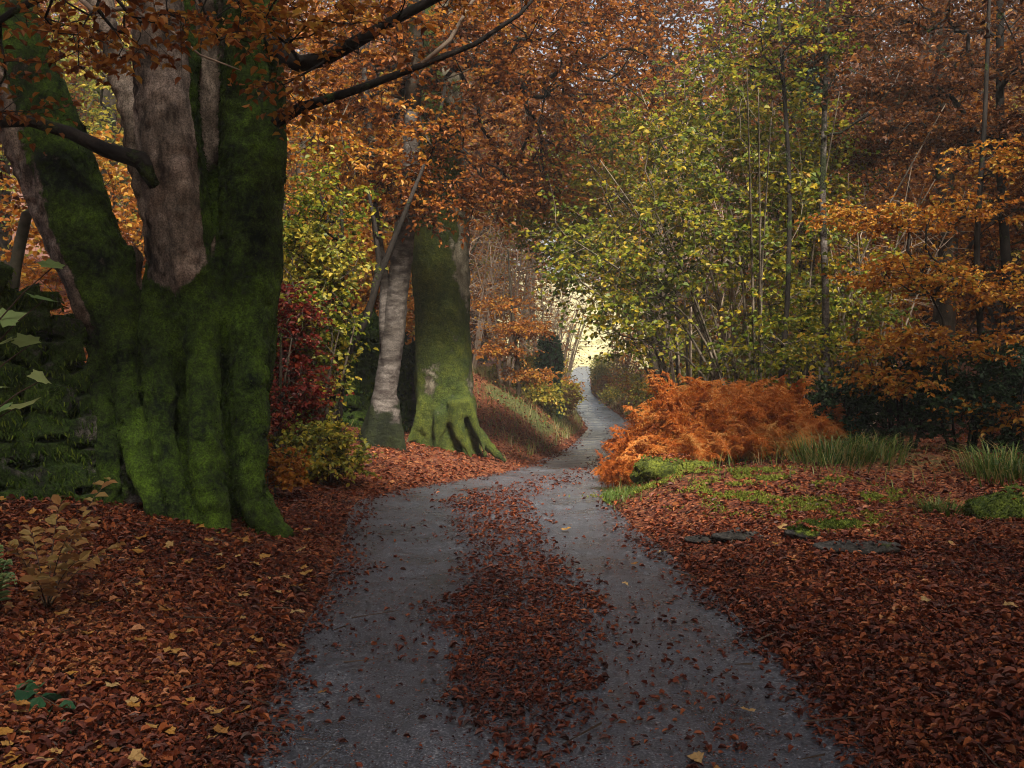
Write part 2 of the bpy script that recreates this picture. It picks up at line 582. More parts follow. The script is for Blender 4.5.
ry = np.concatenate([np.arange(-20, 30, .2), np.arange(30, 128, .5)])
off = np.linspace(-1, 1, 25)
tx = np.gradient(xc(ry), ry)
ln = np.sqrt(1 + tx * tx)
RX = xc(ry)[:, None] + off[None] * hw(ry)[:, None]
edge = 1 + .05 * fbm2(RX * 0 + off[None] * 3, ry[:, None] + RX * 0, 1.4, 3, 9) * (np.abs(off[None]) > .95)
RX = xc(ry)[:, None] + off[None] * hw(ry)[:, None] * edge
RY = ry[:, None] + 0 * RX
RZ = zc(ry)[:, None] + .012 - .02 * off[None] ** 2 - .018 * np.exp(-((np.abs(off[None]) - .55) / .2) ** 2) + .006 * fbm2(RX, RY, 1.1, 3, 21) * np.interp(RY, [8, 13], [1, 0])
n0, n1 = RX.shape
idx = np.arange(n0 * n1).reshape(n0, n1)
Qr = np.stack([idx[:-1, :-1], idx[:-1, 1:], idx[1:, 1:], idx[1:, :-1]], -1).reshape(-1, 4)
rm_, nt, nd, lk, bs = newmat('worn_asphalt')
na = ntex(nd, lk, 90, 3, None, .7)
nb_ = ntex(nd, lk, 1.7, 5, None, .65)
nc_ = ntex(nd, lk, 14, 5, None, .75)
v = mth(nd, lk, 'ADD', mth(nd, lk, 'MULTIPLY', na, 1.2), mth(nd, lk, 'MULTIPLY', nb_, .25))
v = mth(nd, lk, 'ADD', v, mth(nd, lk, 'MULTIPLY', nc_, .4))
v = mth(nd, lk, 'SUBTRACT', v, .37)
rp = ramp(nd, [(.36, (.018, .020, .025)), (.54, (.042, .047, .060)), (.68, (.095, .104, .126)), (.80, (.28, .29, .31))])
lk.new(v, rp.inputs[0])
lk.new(rp.outputs[0], bs.inputs['Base Color'])
rr = ramp(nd, [(.35, (.20, .20, .20)), (.7, (.50, .50, .50))])
lk.new(nb_, rr.inputs[0]); lk.new(rr.outputs[0], bs.inputs['Roughness'])
bs.inputs['Specular IOR Level'].default_value = .45
bp = nd.new('ShaderNodeBump'); bp.inputs['Strength'].default_value = .5; bp.inputs['Distance'].default_value = .010
lk.new(na, bp.inputs['Height']); lk.new(bp.outputs[0], bs.inputs['Normal'])
road = MB().add(np.stack([RX, RY, RZ], -1).reshape(-1, 3), Qr).build('road', rm_, smooth=True)
tag(road, kind='structure')


def onroad(x, y):
    return np.abs(x - xc(y)) < hw(y)


def surf(x, y):
    o = (x - xc(y)) / hw(y)
    zr = zc(y) + .014 - .02 * o ** 2 - .018 * np.exp(-((np.abs(o) - .55) / .2) ** 2)
    return np.where(np.abs(o) < 1, zr, H(x, y))


def gpt(px, d):
    x = (px - 512) / FPX * d
    return np.array([x, d, float(H(x, d))])


# ------------------------------------------------------------------ tree growing
def blob(spec, n):
    """n points in a union of ellipsoids ((centre), (radii), weight), denser to the outside."""
    w = np.array([s[2] for s in spec], float)
    which = rng.choice(len(spec), n, p=w / w.sum())
    d = unit(rng.normal(size=(n, 3)))
    r = rng.random(n) ** .45
    c = np.array([s[0] for s in spec])[which]
    q = np.array([s[1] for s in spec])[which]
    return c + d * r[:, None] * q


def grow(wood, trunk, tr, A, seg=.4, alpha=.3, lift=.1, rtip=.004, expo=.5, jit=.05, start=.25, sides=7, skip_trunk=False, first=None):
    trunk = np.asarray(trunk, float)
    s = np.concatenate([[0], np.cumsum(np.linalg.norm(np.diff(trunk, axis=0), axis=1))])
    k = max(4, int(s[-1] / .3))
    t = np.linspace(0, s[-1], k)
    TP = np.stack([np.interp(t, s, trunk[:, i]) for i in range(3)], 1)
    ker = np.array([.25, .5, .25])
    for _ in range(2):
        TP[1:-1] = .25 * TP[:-2] + .5 * TP[1:-1] + .25 * TP[2:]
    TR = np.interp(t, s, tr)
    N = k + len(A) * 12
    P = np.zeros((N, 3)); par = np.full(N, -1); pl = np.zeros(N); pen = np.zeros(N)
    P[:k] = TP; par[1:k] = np.arange(k - 1); pl[:k] = t
    pen[:k] = np.where(t < start * s[-1], 50, 0)
    n = k
    d0 = np.min(np.linalg.norm(A[:, None] - TP[None], axis=2), 1)
    tips = []
    for a in A[np.argsort(d0)]:
        dist = np.linalg.norm(a - P[:n], axis=1)
        j = int(np.argmin(dist + alpha * pl[:n] + pen[:n]))
        D = dist[j]
        dirp = unit(P[j] - P[par[j]]) if par[j] >= 0 else np.array([0, 0, 1.0])
        m = min(10, max(1, int(math.ceil(D / seg))))
        ctrl = P[j] + dirp * D * .35 + np.array([0, 0, lift * D])
        prev = j
        for q in range(1, m + 1):
            u = q / m
            pt = (1 - u) ** 2 * P[j] + 2 * u * (1 - u) * ctrl + u * u * a
            if q < m:
                pt = pt + rng.normal(size=3) * jit * min(1, D / m / .4)
            P[n] = pt; par[n] = prev; pl[n] = pl[prev] + D / m
            prev = n; n += 1
        tips.append(prev)
    cnt = np.zeros(n)
    cnt[tips] = 1
    for i in range(n - 1, 0, -1):
        cnt[par[i]] += cnt[i]
    rad = rtip * np.maximum(cnt, 1) ** expo
    rad[:k] = TR
    best = {}
    for i in range(1, n):
        p = par[i]
        if p < k - 1 and i >= k:
            continue
        if p not in best or cnt[i] > cnt[best[p]]:
            best[p] = i
    for i in range(k - 1):
        best[i] = i + 1
    heads = [0] + [i for i in range(k, n) if best.get(par[i]) != i]
    for h in heads:
        pth, rr = ([], []) if h == 0 else ([P[par[h]]], [min(rad[h] * 1.15, rad[par[h]])])
        i = h
        while True:
            pth.append(P[i]); rr.append(rad[i])
            if i not in best:
                break
            i = best[i]
        if h == 0 and skip_trunk:
            pth, rr = pth[k - 2:], rr[k - 2:]
        if len(pth) < 2:
            continue
        mxr = max(rr)
        tube(wood, pth, rr, sides=(12 if mxr > .12 else sides if mxr > .03 else 4 if mxr > .01 else 3))
    tips = np.array(tips)
    return P[tips], unit(P[tips] - P[par[tips]])


def sprays(crown, twigs, tips, dirs, ntw=3, tl=.35, nl=7, size=.07, flat=.35, jn=.5, droop=.15, spread=.9, ratio=.62, rt=.0025):
    n = len(tips)
    T = np.repeat(tips, ntw, 0)
    D = np.repeat(dirs, ntw, 0) + rng.normal(size=(n * ntw, 3)) * spread
    D[:, 2] *= flat
    D = unit(D)
    Ln = tl * (.6 + .8 * rng.random(len(T)))[:, None]
    E = T + D * Ln + np.array([0, 0, -1.0]) * Ln * droop * rng.random((len(T), 1))
    if twigs is not None:
        sticks(twigs, T, E, np.full(len(T), rt * 1.4), np.full(len(T), rt * .6))
    m = len(T)
    tt = np.linspace(.12, 1, nl)[None, :, None] + rng.normal(size=(m, nl, 1)) * .05
    base = T[:, None] + (E - T)[:, None] * tt
    side = unit(np.cross(D, np.array([0, 0, 1.0])))[:, None] * np.where(np.arange(nl) % 2, 1, -1)[None, :, None]
    ld = side * .85 + D[:, None] * .55 + rng.normal(size=(m, nl, 3)) * .35 + np.array([0, 0, -droop])
    nn = np.array([0, 0, 1.0]) + rng.normal(size=(m, nl, 3)) * jn
    L = size * (.65 + .6 * rng.random(m * nl))
    leaves(crown, base.reshape(-1, 3), ld.reshape(-1, 3), nn.reshape(-1, 3), L, L * ratio, .18 + .2 * rng.random(m * nl), .05 + .2 * rng.random(m * nl))


def tree(name, label, cat, base, trunk, tr, spec, nA, leafm, barkm, group=None, moss=None, twigm='twig', gk={}, sk={}, crown_name='crown', extra=None):
    base = np.asarray(base, float)
    t = thing(name, label, cat, base, group)
    wood, tw, cr = MB(), MB(), MB()
    A = blob(spec, nA)
    tips, dirs = grow(wood, trunk, tr, A, **gk)
    sprays(cr, wood, tips, dirs, **sk)
    if moss is not None:
        wood.A = [np.clip(moss(V), 0, 1) for V in wood.V]
    wood.build('trunk', M[barkm], t, base, True)
    cr.build(crown_name, M[leafm], t, base)
    return t


def fused(paths, voxel, amp=.02, seed=0, name='trunk', freq=5.0):
    """Tubes melted into one skin by a voxel remesh; returns vertices, quads."""
    mb = MB()
    for P, r, s in paths:
        P = np.asarray(P, float)
        q = np.linspace(0, 1, len(P))
        f = np.linspace(0, 1, len(P) * 5)
        PP = np.stack([np.interp(f, q, P[:, i]) for i in range(3)], 1)
        for _ in range(4):
            PP[1:-1] = .25 * PP[:-2] + .5 * PP[1:-1] + .25 * PP[2:]
        tube(mb, PP, np.interp(f, q, r), s)
    o = mb.build('tmp', [])
    md = o.modifiers.new('r', 'REMESH')
    md.mode = 'VOXEL'
    md.voxel_size = voxel
    dg = bpy.context.evaluated_depsgraph_get()
    me = bpy.data.meshes.new_from_object(o.evaluated_get(dg))
    V = np.empty(len(me.vertices) * 3, np.float32); me.vertices.foreach_get('co', V); V = V.reshape(-1, 3).astype(float)
    Q = np.empty(len(me.loops), np.int32); me.loops.foreach_get('vertex_index', Q)
    N = np.empty(len(me.vertices) * 3, np.float32); me.vertices.foreach_get('normal', N); N = N.reshape(-1, 3).astype(float)
    tot = np.empty(len(me.polygons), np.int32); me.polygons.foreach_get('loop_total', tot)
    assert (tot == 4).all()
    Q = Q.reshape(-1, 4)
    # relax the voxel steps, then roughen
    for _ in range(4):
        acc = np.zeros_like(V); c = np.zeros(len(V))
        for a, b in ((0, 1), (1, 2), (2, 3), (3, 0)):
            np.add.at(acc, Q[:, a], V[Q[:, b]]); np.add.at(c, Q[:, a], 1)
            np.add.at(acc, Q[:, b], V[Q[:, a]]); np.add.at(c, Q[:, b], 1)
        V = .4 * V + .6 * acc / np.maximum(c, 1)[:, None]
    V = V + N * (amp * (fbm(V * [1, 1, .3], freq, 4, seed) + .5 * fbm(V, freq * 3, 2, seed + 50)))[:, None]
    bpy.data.objects.remove(o)
    bpy.data.meshes.remove(me)
    return V, Q, N


def moss_fuzz(mb, V, N, n, L, down=.6, wd=.2):
    """Short moss strands growing out of a skin."""
    i = rng.choice(len(V), n)
    D = unit(N[i] * .8 + rng.normal(size=(n, 3)) * .4 + np.array([0, 0, -down]))
    l = L * (.4 + rng.random(n))
    leaves(mb, V[i] - N[i] * .006, D, N[i] + rng.normal(size=(n, 3)) * .4, l, l * wd, .1, .2)

# ================================================================== the big old beech on the left
def pathpx(pts, d):
    d = np.zeros(len(pts)) + d
    return np.array([at(p[0], p[1], dd) for p, dd in zip(pts, d)])


bb = np.array([-2.55, 8.3, float(H(-2.55, 8.3)) - .02])
beech = thing('beech_tree', 'huge old beech with several mossy stems fused at the base beside the road at left', 'tree', bb)
S1 = pathpx([(165, 545), (160, 500), (136, 400), (100, 280), (52, 160), (14, 60), (-20, -40), (-60, -170), (-100, -330)], [8.5, 8.5, 8.4, 8.25, 8.15, 8.1, 8.1, 8.0, 7.9])
S2 = pathpx([(200, 555), (198, 500), (192, 400), (183, 280), (172, 170), (166, 60), (160, -40), (150, -180), (150, -340)], [8.5, 8.5, 8.4, 8.2, 8.15, 8.15, 8.15, 8.15, 8.15])
S3 = pathpx([(238, 555), (238, 500), (243, 400), (252, 280), (255, 170), (250, 60), (248, -40), (255, -180), (270, -340)], [8.5, 8.5, 8.4, 8.3, 8.3, 8.3, 8.3, 8.3, 8.3])
S4 = pathpx([(170, 330), (158, 240), (140, 150), (118, 70), (95, -10), (60, -150)], [8.5, 8.6, 8.7, 8.8, 8.9, 9.0])
S5 = pathpx([(222, 420), (214, 250), (212, 120), (214, 0), (210, -150), (190, -330)], 8.6)
paths = [(S1, [.20, .20, .22, .28, .31, .29, .27, .24, .2], 16), (S2, [.15, .15, .19, .25, .27, .25, .25, .23, .2], 16),
         (S3, [.20, .18, .20, .25, .27, .27, .26, .24, .2], 16), (S4, [.18, .13, .11, .10, .09, .07], 10), (S5, [.3, .26, .24, .24, .22, .18], 14)]
for pts, r0, r1, d1 in [([(165, 250), (160, 330), (158, 410), (168, 470), (184, 520), (196, 550)], .15, .085, 7.85), ([(203, 230), (203, 310), (204, 390), (207, 460), (213, 515), (217, 550)], .15, .115, 7.75),
                        ([(125, 250), (120, 330), (124, 400), (136, 460), (154, 508), (174, 548)], .13, .075, 7.9), ([(252, 230), (250, 330), (247, 420), (247, 490), (260, 520), (280, 538)], .19, .085, 7.95),
                        ([(104, 250), (99, 360), (106, 440), (112, 515)], .14, .09, 8.15),                         ([(104, 440), (92, 490), (76, 525)], .10, .06, 8.1), ([(212, 450), (198, 520), (186, 552)], .09, .06, 7.55), ([(255, 490), (272, 518), (292, 534)], .10, .05, 7.95)]:
    q_ = np.linspace(0, 1, len(pts))
    paths.append((pathpx(pts, 8.32 + (d1 - 8.32) * np.minimum(1, q_ * 1.5)), np.linspace(r0, r1, len(pts)), 10))
BV, BQ, BN = fused(paths, .026, .055, 4, freq=5)
d2 = lambda S, V: np.min(np.linalg.norm(V[:, None, :] - np.array([np.interp(np.linspace(0, 1, 24), np.linspace(0, 1, len(S)), S[:, i]) for i in range(3)]).T[None], axis=2), 1)
ds = np.stack([d2(S, BV) for S in (S1, S2, S3, S4, S5)], 1)
near = ds.argmin(1)
zz = BV[:, 2]
moss = np.full(len(BV), 1.05)
wz = 1.9 + 1.5 * np.abs(BV[:, 0] - np.interp(zz, S2[::-1][:, 2][::-1], S2[:, 0])) + .35 * fbm(BV, 2.2, 3, 91)
bark2 = (near == 1) * sstep(wz - .1, wz + .2, zz) * sstep(-.1, .35, -BN[:, 0] * .45 - BN[:, 1])
bark1 = (near == 0) * sstep(1.6, 2.0, zz) * sstep(.25, .6, -BN[:, 0] * .8 - BN[:, 1] * .25)
bark4 = (near == 3) * 1.0
bark5 = (near == 4) * .8 * sstep(2.9, 3.4, zz)
moss = moss - 1.15 * np.maximum.reduce([bark1, bark2, bark4, bark5]) - .25 * sstep(2.4, 4.5, zz)
trunkb = MB().add(BV, BQ, None, np.clip(moss, 0, 1.1)).build('trunk', M['bark_beech'], beech, bb, True)
fz = MB()
mi = np.where((moss > .8) & (zz < 5) & (fbm(BV, 2.4, 3, 55) > .0))[0]
moss_fuzz(fz, BV[mi], BN[mi], 15000, .026)
fz.build('moss', M['moss_strand'], beech, bb)
lb = MB()
lp = pathpx([(-45, 112), (0, 122), (30, 121), (70, 133), (105, 150), (140, 160), (160, 185)], [7.2, 7.5, 7.6, 7.7, 7.8, 7.9, 8.0])
tube(lb, lp, [.035, .045, .045, .05, .06, .075, .09], 9)
lb.build('branch', M['bark_dark'], beech, bb, True)
for pts, dd, r_ in [([(262, 130), (300, 108), (350, 92), (420, 66), (475, 44), (520, 14), (550, -20)], [8.2, 8.1, 8.0, 8.0, 8.1, 8.2, 8.3], [.06, .045, .035, .028, .022, .016, .010]), ([(420, 66), (450, 40), (470, 5), (500, -40)], [8.0, 8.0, 8.1, 8.2], [.022, .018, .014, .010]), ([(60, -20), (95, 12), (130, 8), (170, 30), (200, 55), (240, 70)], [7.2, 7.0, 6.9, 6.9, 7.0, 7.1], [.022, .018, .014, .011, .008, .004])]:
    lb = MB()
    tube(lb, pathpx(pts, dd), r_, 8)
    lb.build('branch', M['bark_dark' if r_[0] > .03 else 'twig_pale'], beech, bb, True)
# boughs from the stem tops over the road, unseen, added to shade the foreground
wood, cr = MB(), MB()
for S, r in ((S1, .2), (S3, .22)):
    up = np.stack([S[-1], S[-1] + [.1 * (1 if S is S3 else -8), -.4, 1.6], S[-1] + [.6 if S is S3 else -1.4, -1.0, 3.4]])
    tips, dirs = grow(wood, up, [r, .17, .10], blob([((-2.4, 3.2, 8.4), (3.8, 3.4, 2.0), 1.4), ((1.0, -.4, 7.8), (3.6, 3.0, 1.8), 1.0), ((-6, 7, 8), (3, 4, 3), .5)], 390), seg=.6, start=.1, rtip=.006)
    sprays(cr, None, tips, dirs, ntw=6, tl=.65, nl=9, size=.10, flat=.3)
# sprays that hang into the picture in front of the stems
hang = [(at(60, 45, 6.6), (.55, .5, .26), 1.1), (at(150, 15, 6.4), (.75, .5, .22), 1.3), (at(-20, 90, 6.6), (.4, .5, .25), .6),
        (at(255, 15, 6.9), (.45, .5, .22), .7), (at(330, 25, 7.3), (.7, .5, .30), 1.0), (at(300, 95, 7.6), (.35, .4, .2), .35), (at(450, -10, 7.5), (.8, .6, .3), .7)]
bough = pathpx([(250, -150), (255, -90), (200, -55), (110, -35), (40, -10), (-30, 40)], [8.2, 7.4, 6.9, 6.6, 6.5, 6.5])
tips, dirs = grow(wood, bough, [.12, .09, .06, .045, .03, .015], blob(hang[:4], 85), seg=.22, rtip=.0028, lift=-.05, alpha=.15, jit=.035, start=.05)
sprays(cr, wood, tips, dirs, ntw=2, tl=.26, nl=6, size=.066, flat=.3, jn=.55, rt=.0018)
bough = pathpx([(270, 30), (286, 80), (330, 60), (390, 20), (470, -20), (560, -50)], [8.2, 7.9, 7.6, 7.5, 7.5, 7.6])
tips, dirs = grow(wood, bough, [.09, .07, .055, .04, .03, .015], blob(hang[3:], 80), seg=.22, rtip=.0028, lift=-.05, alpha=.15, jit=.035, start=.05)
sprays(cr, wood, tips, dirs, ntw=2, tl=.28, nl=6, size=.066, flat=.3, jn=.55, rt=.0018)
wood.build('boughs', M['bark_dark'], beech, bb, True)
cr.build('crown', M['beech'], beech, bb)

# ================================================================== the green mossy trunk beyond it
gb = gpt(448, 16.0)
G = lambda px, py, d=16.0: at(px, py, d)
green = thing('mossy_tree', 'thick tree trunk wrapped in bright green moss with roots flaring onto the leaf bank', 'tree', gb)
gp = [(pathpx([(447, 465), (447, 440), (446, 400), (443, 340), (441, 280), (440, 235), (437, 150), (432, 40), (430, -120)], 16.0), [.56, .51, .48, .46, .46, .47, .44, .40, .34], 18)]
for pts, r0, r1, d in [([(462, 390), (470, 420), (484, 442), (506, 462)], 0.144, 0.046, 15.7), ([(455, 400), (458, 430), (474, 462)], 0.144, 0.046, 15.4), ([(425, 400), (418, 425), (402, 456)], 0.135, 0.039, 15.7), ([(440, 410), (438, 435), (432, 466)], 0.135, 0.046, 15.45), ([(466, 400), (476, 428), (486, 458)], 0.117, 0.033, 15.55)]:
    gp.append((pathpx(pts, d), np.linspace(r0, r1, len(pts)), 10))
GV, GQ, GN = fused(gp, .04, .06, 9, freq=3.4)
gm_ = .92 + .55 * fbm(GV * [1, 1, .5], 2.2, 3, 14) - .9 * sstep(.35, .8, GN[:, 0] * .6 - GN[:, 1] * .3) * sstep(1.6, 2.6, GV[:, 2]) * .7 + 0 * GV[:, 0]
MB().add(GV, GQ, None, gm_).build('trunk', M['bark_green'], green, gb, True)
wood, cr = MB(), MB()
top = pathpx([(433, 60), (430, -120), (440, -260)], 16.0)
tips, dirs = grow(wood, top, [.36, .3, .12], blob([(at(470, 60, 14.5), (2.3, 2.0, 1.6), 1.3), (at(600, 80, 15), (1.6, 2, 1.1), .5), (at(340, 90, 15.5), (1.6, 2.0, 1.5), .9), (at(470, -110, 16), (4, 3.5, 2.5), 1), (at(520, 175, 15.3), (.8, 1, .6), .35), (at(440, 190, 14.2), (1.3, .6, .5), .5), (at(560, 20, 15), (2, 2, 1.2), .7)], 760), seg=.4, start=.0, rtip=.0055, lift=.02, jit=.09)
sprays(cr, wood, tips, dirs, ntw=4, tl=.42, nl=8, size=.078, flat=.35)
wood.build('boughs', M['bark_dark'], green, gb, True)
cr.build('crown', M['beech'], green, gb)

# ================================================================== the pale two-stemmed tree in front of it
pb = gpt(388, 14.6)
PA = lambda pts: pathpx(pts, 14.6)
pale = thing('pale_barked_tree', 'leaning pale grey tree with ringed bark and a dark mossy foot beside the green trunk', 'tree', pb)
p1 = PA([(370, 460), (375, 440), (384, 400), (392, 350), (398, 290), (404, 240), (409, 180), (412, 110), (418, 20), (425, -120)])
V1, Q1, N1 = fused([(p1, [.29, .24, .18, .165, .16, .16, .14, .12, .10, .07], 14), (PA([(352, 462), (366, 440), (380, 405), (388, 370)]), [.10, .13, .14, .12], 10), (PA([(402, 462), (396, 440), (392, 400)]), [.10, .12, .13], 10)], .026, .028, 3)
MB().add(V1, Q1, None, .95 * sstep(1.1, .35, V1[:, 2] + .5 * fbm(V1, 3, 3, 71)) + .16).build('trunk', M['bark_pale'], pale, pb, True)
w = MB(); tube(w, PA([(386, 360), (384, 320), (385, 285), (378, 240), (372, 190), (368, 110), (360, 20)]), [.09, .08, .075, .07, .06, .05, .03], 9, rnd=.2)
w.build('side_stem', M['bark_pale'], pale, pb, True)
wood, cr = MB(), MB()
tips, dirs = grow(wood, PA([(412, 110), (418, 20), (425, -120)]), [.13, .1, .04], blob([(at(360, 150, 14), (1.2, 1.2, .8), 1), (at(420, 30, 14.6), (1.8, 1.6, 1.3), 1)], 170), start=0, seg=.35, rtip=.005)
sprays(cr, wood, tips, dirs, ntw=4, tl=.36, nl=7, size=.075)
wood.build('boughs', M['bark_grey'], pale, pb, True)
cr.build('crown', M['gold'], pale, pb)

# slim dark tree with spreading bare limbs before the pale one
sb = gpt(338, 13.0)
Sd = lambda pts: pathpx(pts, 13.0)
slim = thing('slim_tree', 'slim dark tree with forked crooked limbs and yellow green leaves before the pale tree', 'tree', sb)
wood, cr = MB(), MB()
tube(wood, Sd([(336, 452), (338, 420), (341, 385), (350, 350), (368, 315), (378, 280), (394, 240), (408, 205), (424, 165)]), [.06, .055, .05, .05, .047, .045, .04, .03, .02], 8)
tube(wood, Sd([(355, 340), (372, 300), (379, 260), (375, 225), (368, 190)]), [.045, .04, .035, .03, .018], 7)
tips, dirs = grow(wood, Sd([(330, 455), (332, 400), (336, 340), (345, 270), (340, 190)]), [.06, .05, .04, .03, .015], blob([(at(315, 220, 13), (.75, .8, .9), 1), (at(320, 320, 12.7), (.5, .6, .6), .7)], 150), seg=.3, rtip=.004)
sprays(cr, wood, tips, dirs, ntw=3, tl=.3, nl=6, size=.075, flat=.6, jn=.8)
wood.build('trunk', M['bark_dark'], slim, sb, True)
cr.build('crown', M['hazel'], slim, sb)


# ================================================================== shrubs and small trees round the bend
def shrub(name, label, cat, base, nst, hgt, spec, nA, leafm, barkm='bark_grey', group=None, sk={}, gk={}, lean=(0, 0), fan=.35, r0=.03, reach=()):
    """Several stems from one stool; every stem grows its share of the crown."""
    base = np.asarray(base, float)
    t = thing(name, label, cat, base, group)
    wood, cr = MB(), MB()
    A = blob(spec, nA)
    ang = rng.random(nst) * 6.28
    ends = np.stack([base[0] + lean[0] + np.cos(ang) * fan * hgt * (.4 + .6 * rng.random(nst)), base[1] + lean[1] + np.sin(ang) * fan * hgt * .8, base[2] + hgt * (.7 + .3 * rng.random(nst))], 1)
    for q_, e_ in enumerate(reach):
        ends[q_] = e_
    own = np.argmin(np.linalg.norm(A[:, None, :2] - ends[None, :, :2], axis=2) + rng.random((nA, nst)) * .5, 1)
    for s in range(nst):
        b = base + [math.cos(ang[s]) * .12, math.sin(ang[s]) * .12, -.05]
        mid = b * .55 + ends[s] * .45 + rng.normal(size=3) * .07 + [0, 0, .12 * hgt]
        mine = A[own == s]
        if len(mine) < 3:
            mine = ends[s] + rng.normal(size=(4, 3)) * .2
        g = dict(seg=.35, rtip=.0035, start=.3, alpha=.25)
        g.update(gk)
        tips, dirs = grow(wood, np.stack([b, mid, ends[s]]), [r0 * (.8 + .5 * rng.random()), r0 * .7, r0 * .25], mine, **g)
        k = dict(ntw=3, tl=.32, nl=6, size=.085, flat=.6, jn=.7, ratio=.80)
        k.update(sk)
        sprays(cr, wood, tips, dirs, **k)
    wood.build('stems', M[barkm], t, base, True)
    cr.build('foliage', M[leafm], t, base)
    return t


b = gpt(310, 12.3)
shrub('hazel_shrub', 'yellow green leafy shrub filling the gap right of the huge beech', 'shrub', b, 7, 1.9, [(at(305, 360, 12.3), (.55, .6, .8), 1), (at(320, 270, 12.8), (.6, .6, .6), .8)], 200, 'yellow', sk=dict(size=.07))
b = gpt(268, 11.6)
shrub('red_shrub', 'deep red leaved shrub half hidden behind the huge mossy beech', 'shrub', b, 6, 2.0, [(at(280, 330, 11.8), (.35, .5, .55), 1), (at(285, 395, 11.5), (.38, .45, .4), .9)], 170, 'red', sk=dict(size=.06, flat=.4))
b = gpt(272, 9.8)
shrub('low_shrub', 'low orange leaved seedling shrub at the right foot of the huge beech', 'shrub', b, 4, .5, [(b + [.08, 0, .30], (.25, .25, .2), 1)], 34, 'gold', sk=dict(size=.06, tl=.15, flat=.4), gk=dict(seg=.15), r0=.012)
b = gpt(318, 11.2)
shrub('bramble', 'tangle of grey green bramble leaves under the yellow green shrub', 'bramble', b, 7, .8, [(b + [0, 0, .35], (.6, .5, .33), 1)], 110, 'yellow', sk=dict(size=.06, tl=.2), r0=.012, fan=.6)

# hazels that lean over the road from the right
hz = [('tall hazel with many slim stems and yellow green leaves behind the bracken', gpt(755, 14.2), 12, 5.2,
       [(at(690, 210, 13.6), (1.0, 1.2, 1.2), 1), (at(640, 300, 14.0), (.75, 1.0, .8), .9), (at(770, 250, 14.0), (.9, 1.2, 1.2), .8), (at(720, 120, 14.0), (1.3, 1.3, .9), .8), (at(575, 250, 14.2), (.5, .7, .8), .4), (at(780, 350, 13.4), (1.0, .8, .5), .4)], 470, (-.9, -.3)),
      ('hazel leaning far left across the lane in front of the bright gap', gpt(690, 17.5), 9, 5.6,
       [(at(600, 230, 17), (1.0, 1.4, 1.3), 1), (at(640, 150, 17), (1.4, 1.4, 1.1), .8), (at(560, 200, 17.3), (.8, 1, 1.0), .6)], 380, (-1.2, -.4)),
      ('hazel with thinner yellowing leaves between the bracken and the ivy clad trunk', gpt(800, 15.4), 8, 5.0,
       [(at(800, 180, 15), (1.2, 1.0, 1.5), 1), (at(850, 300, 15), (.9, 1, .9), .6)], 280, (0, -.3))]
M['bark_hazel'] = barkmat('hazel_bark', (.07, .055, .04), (.24, .19, .14), moss=-.12, scale=9)
arch = [[at(565, 235, 13.8), at(600, 160, 14), at(640, 90, 14), at(598, 330, 14.2), at(655, 210, 13.2), at(690, 60, 14), at(620, 270, 13.6)], [at(540, 180, 17.2), at(575, 120, 17), at(600, 280, 17), at(560, 240, 17.2), at(640, 80, 17)], [at(770, 60, 15), at(880, 200, 15)]]
for lab, b, ns, hh, spec, nA, lean in hz:
    shrub('hazel_tree', lab, 'tree', b, ns, hh, spec, nA, 'hazel', 'bark_hazel', 'hazels on the right of the lane', lean=lean, r0=.024, fan=.42, reach=arch.pop(0), sk=dict(size=.074, ntw=4, nl=6, tl=.40, jn=.9), gk=dict(rtip=.003))
# slender trunks
b = gpt(824, 13.6)
tree('slender_tree', 'slender tree with flaking pale trunk rising at the right end of the bracken', 'tree', b, pathpx([(826, 470), (825, 400), (826, 300), (822, 200), (826, 60), (830, -80)], 13.6), [.085, .065, .05, .045, .035, .02],
     [(at(830, 60, 13.6), (1.2, 1.2, 1.0), 1)], 90, 'beech_dark', 'bark_pale', moss=lambda V: .15 + .5 * sstep(2.6, 3.4, V[:, 2]))
b = gpt(779, 13.3)
tree('slender_tree', 'slender dark trunk standing in the middle of the bracken', 'tree', b, pathpx([(776, 470), (779, 400), (788, 300), (790, 180), (782, 60), (770, -80)], 13.3), [.06, .045, .035, .03, .025, .015],
     [(at(770, 30, 13.3), (1.0, 1.0, .9), 1)], 80, 'hazel', 'bark_dark')
# trunk with ivy
b = gpt(812, 17.5)
ivyt = tree('ivy_clad_tree', 'dark upright tree with ivy leaves clustered round its upper trunk', 'tree', b, pathpx([(806, 470), (806, 350), (808, 200), (812, 60), (816, -100)], 17.5), [.17, .15, .14, .12, .09],
            [(at(830, -40, 17.5), (2.4, 2, 1.6), 1)], 200, 'beech_dark', 'bark_dark')
iv = MB()
n = 1500
t_ = rng.random(n)
ip = np.array([at(810 + 8 * math.sin(a * 9), 190 - 190 * a, 17.5) for a in t_]) + rng.normal(size=(n, 3)) * [.17, .17, .05]
leaves(iv, ip, rng.normal(size=(n, 3)) + [0, -.4, -.3], rng.normal(size=(n, 3)) + [0, -1, .4], .085, .07)
iv.build('ivy', M['evergreen'], ivyt, b)

# layered orange beeches on the right
def layers(cx, d, lst):
    return [(at(px, py, d + dd), (rx, ry_, rz_), w_) for px, py, dd, rx, ry_, rz_, w_ in lst]


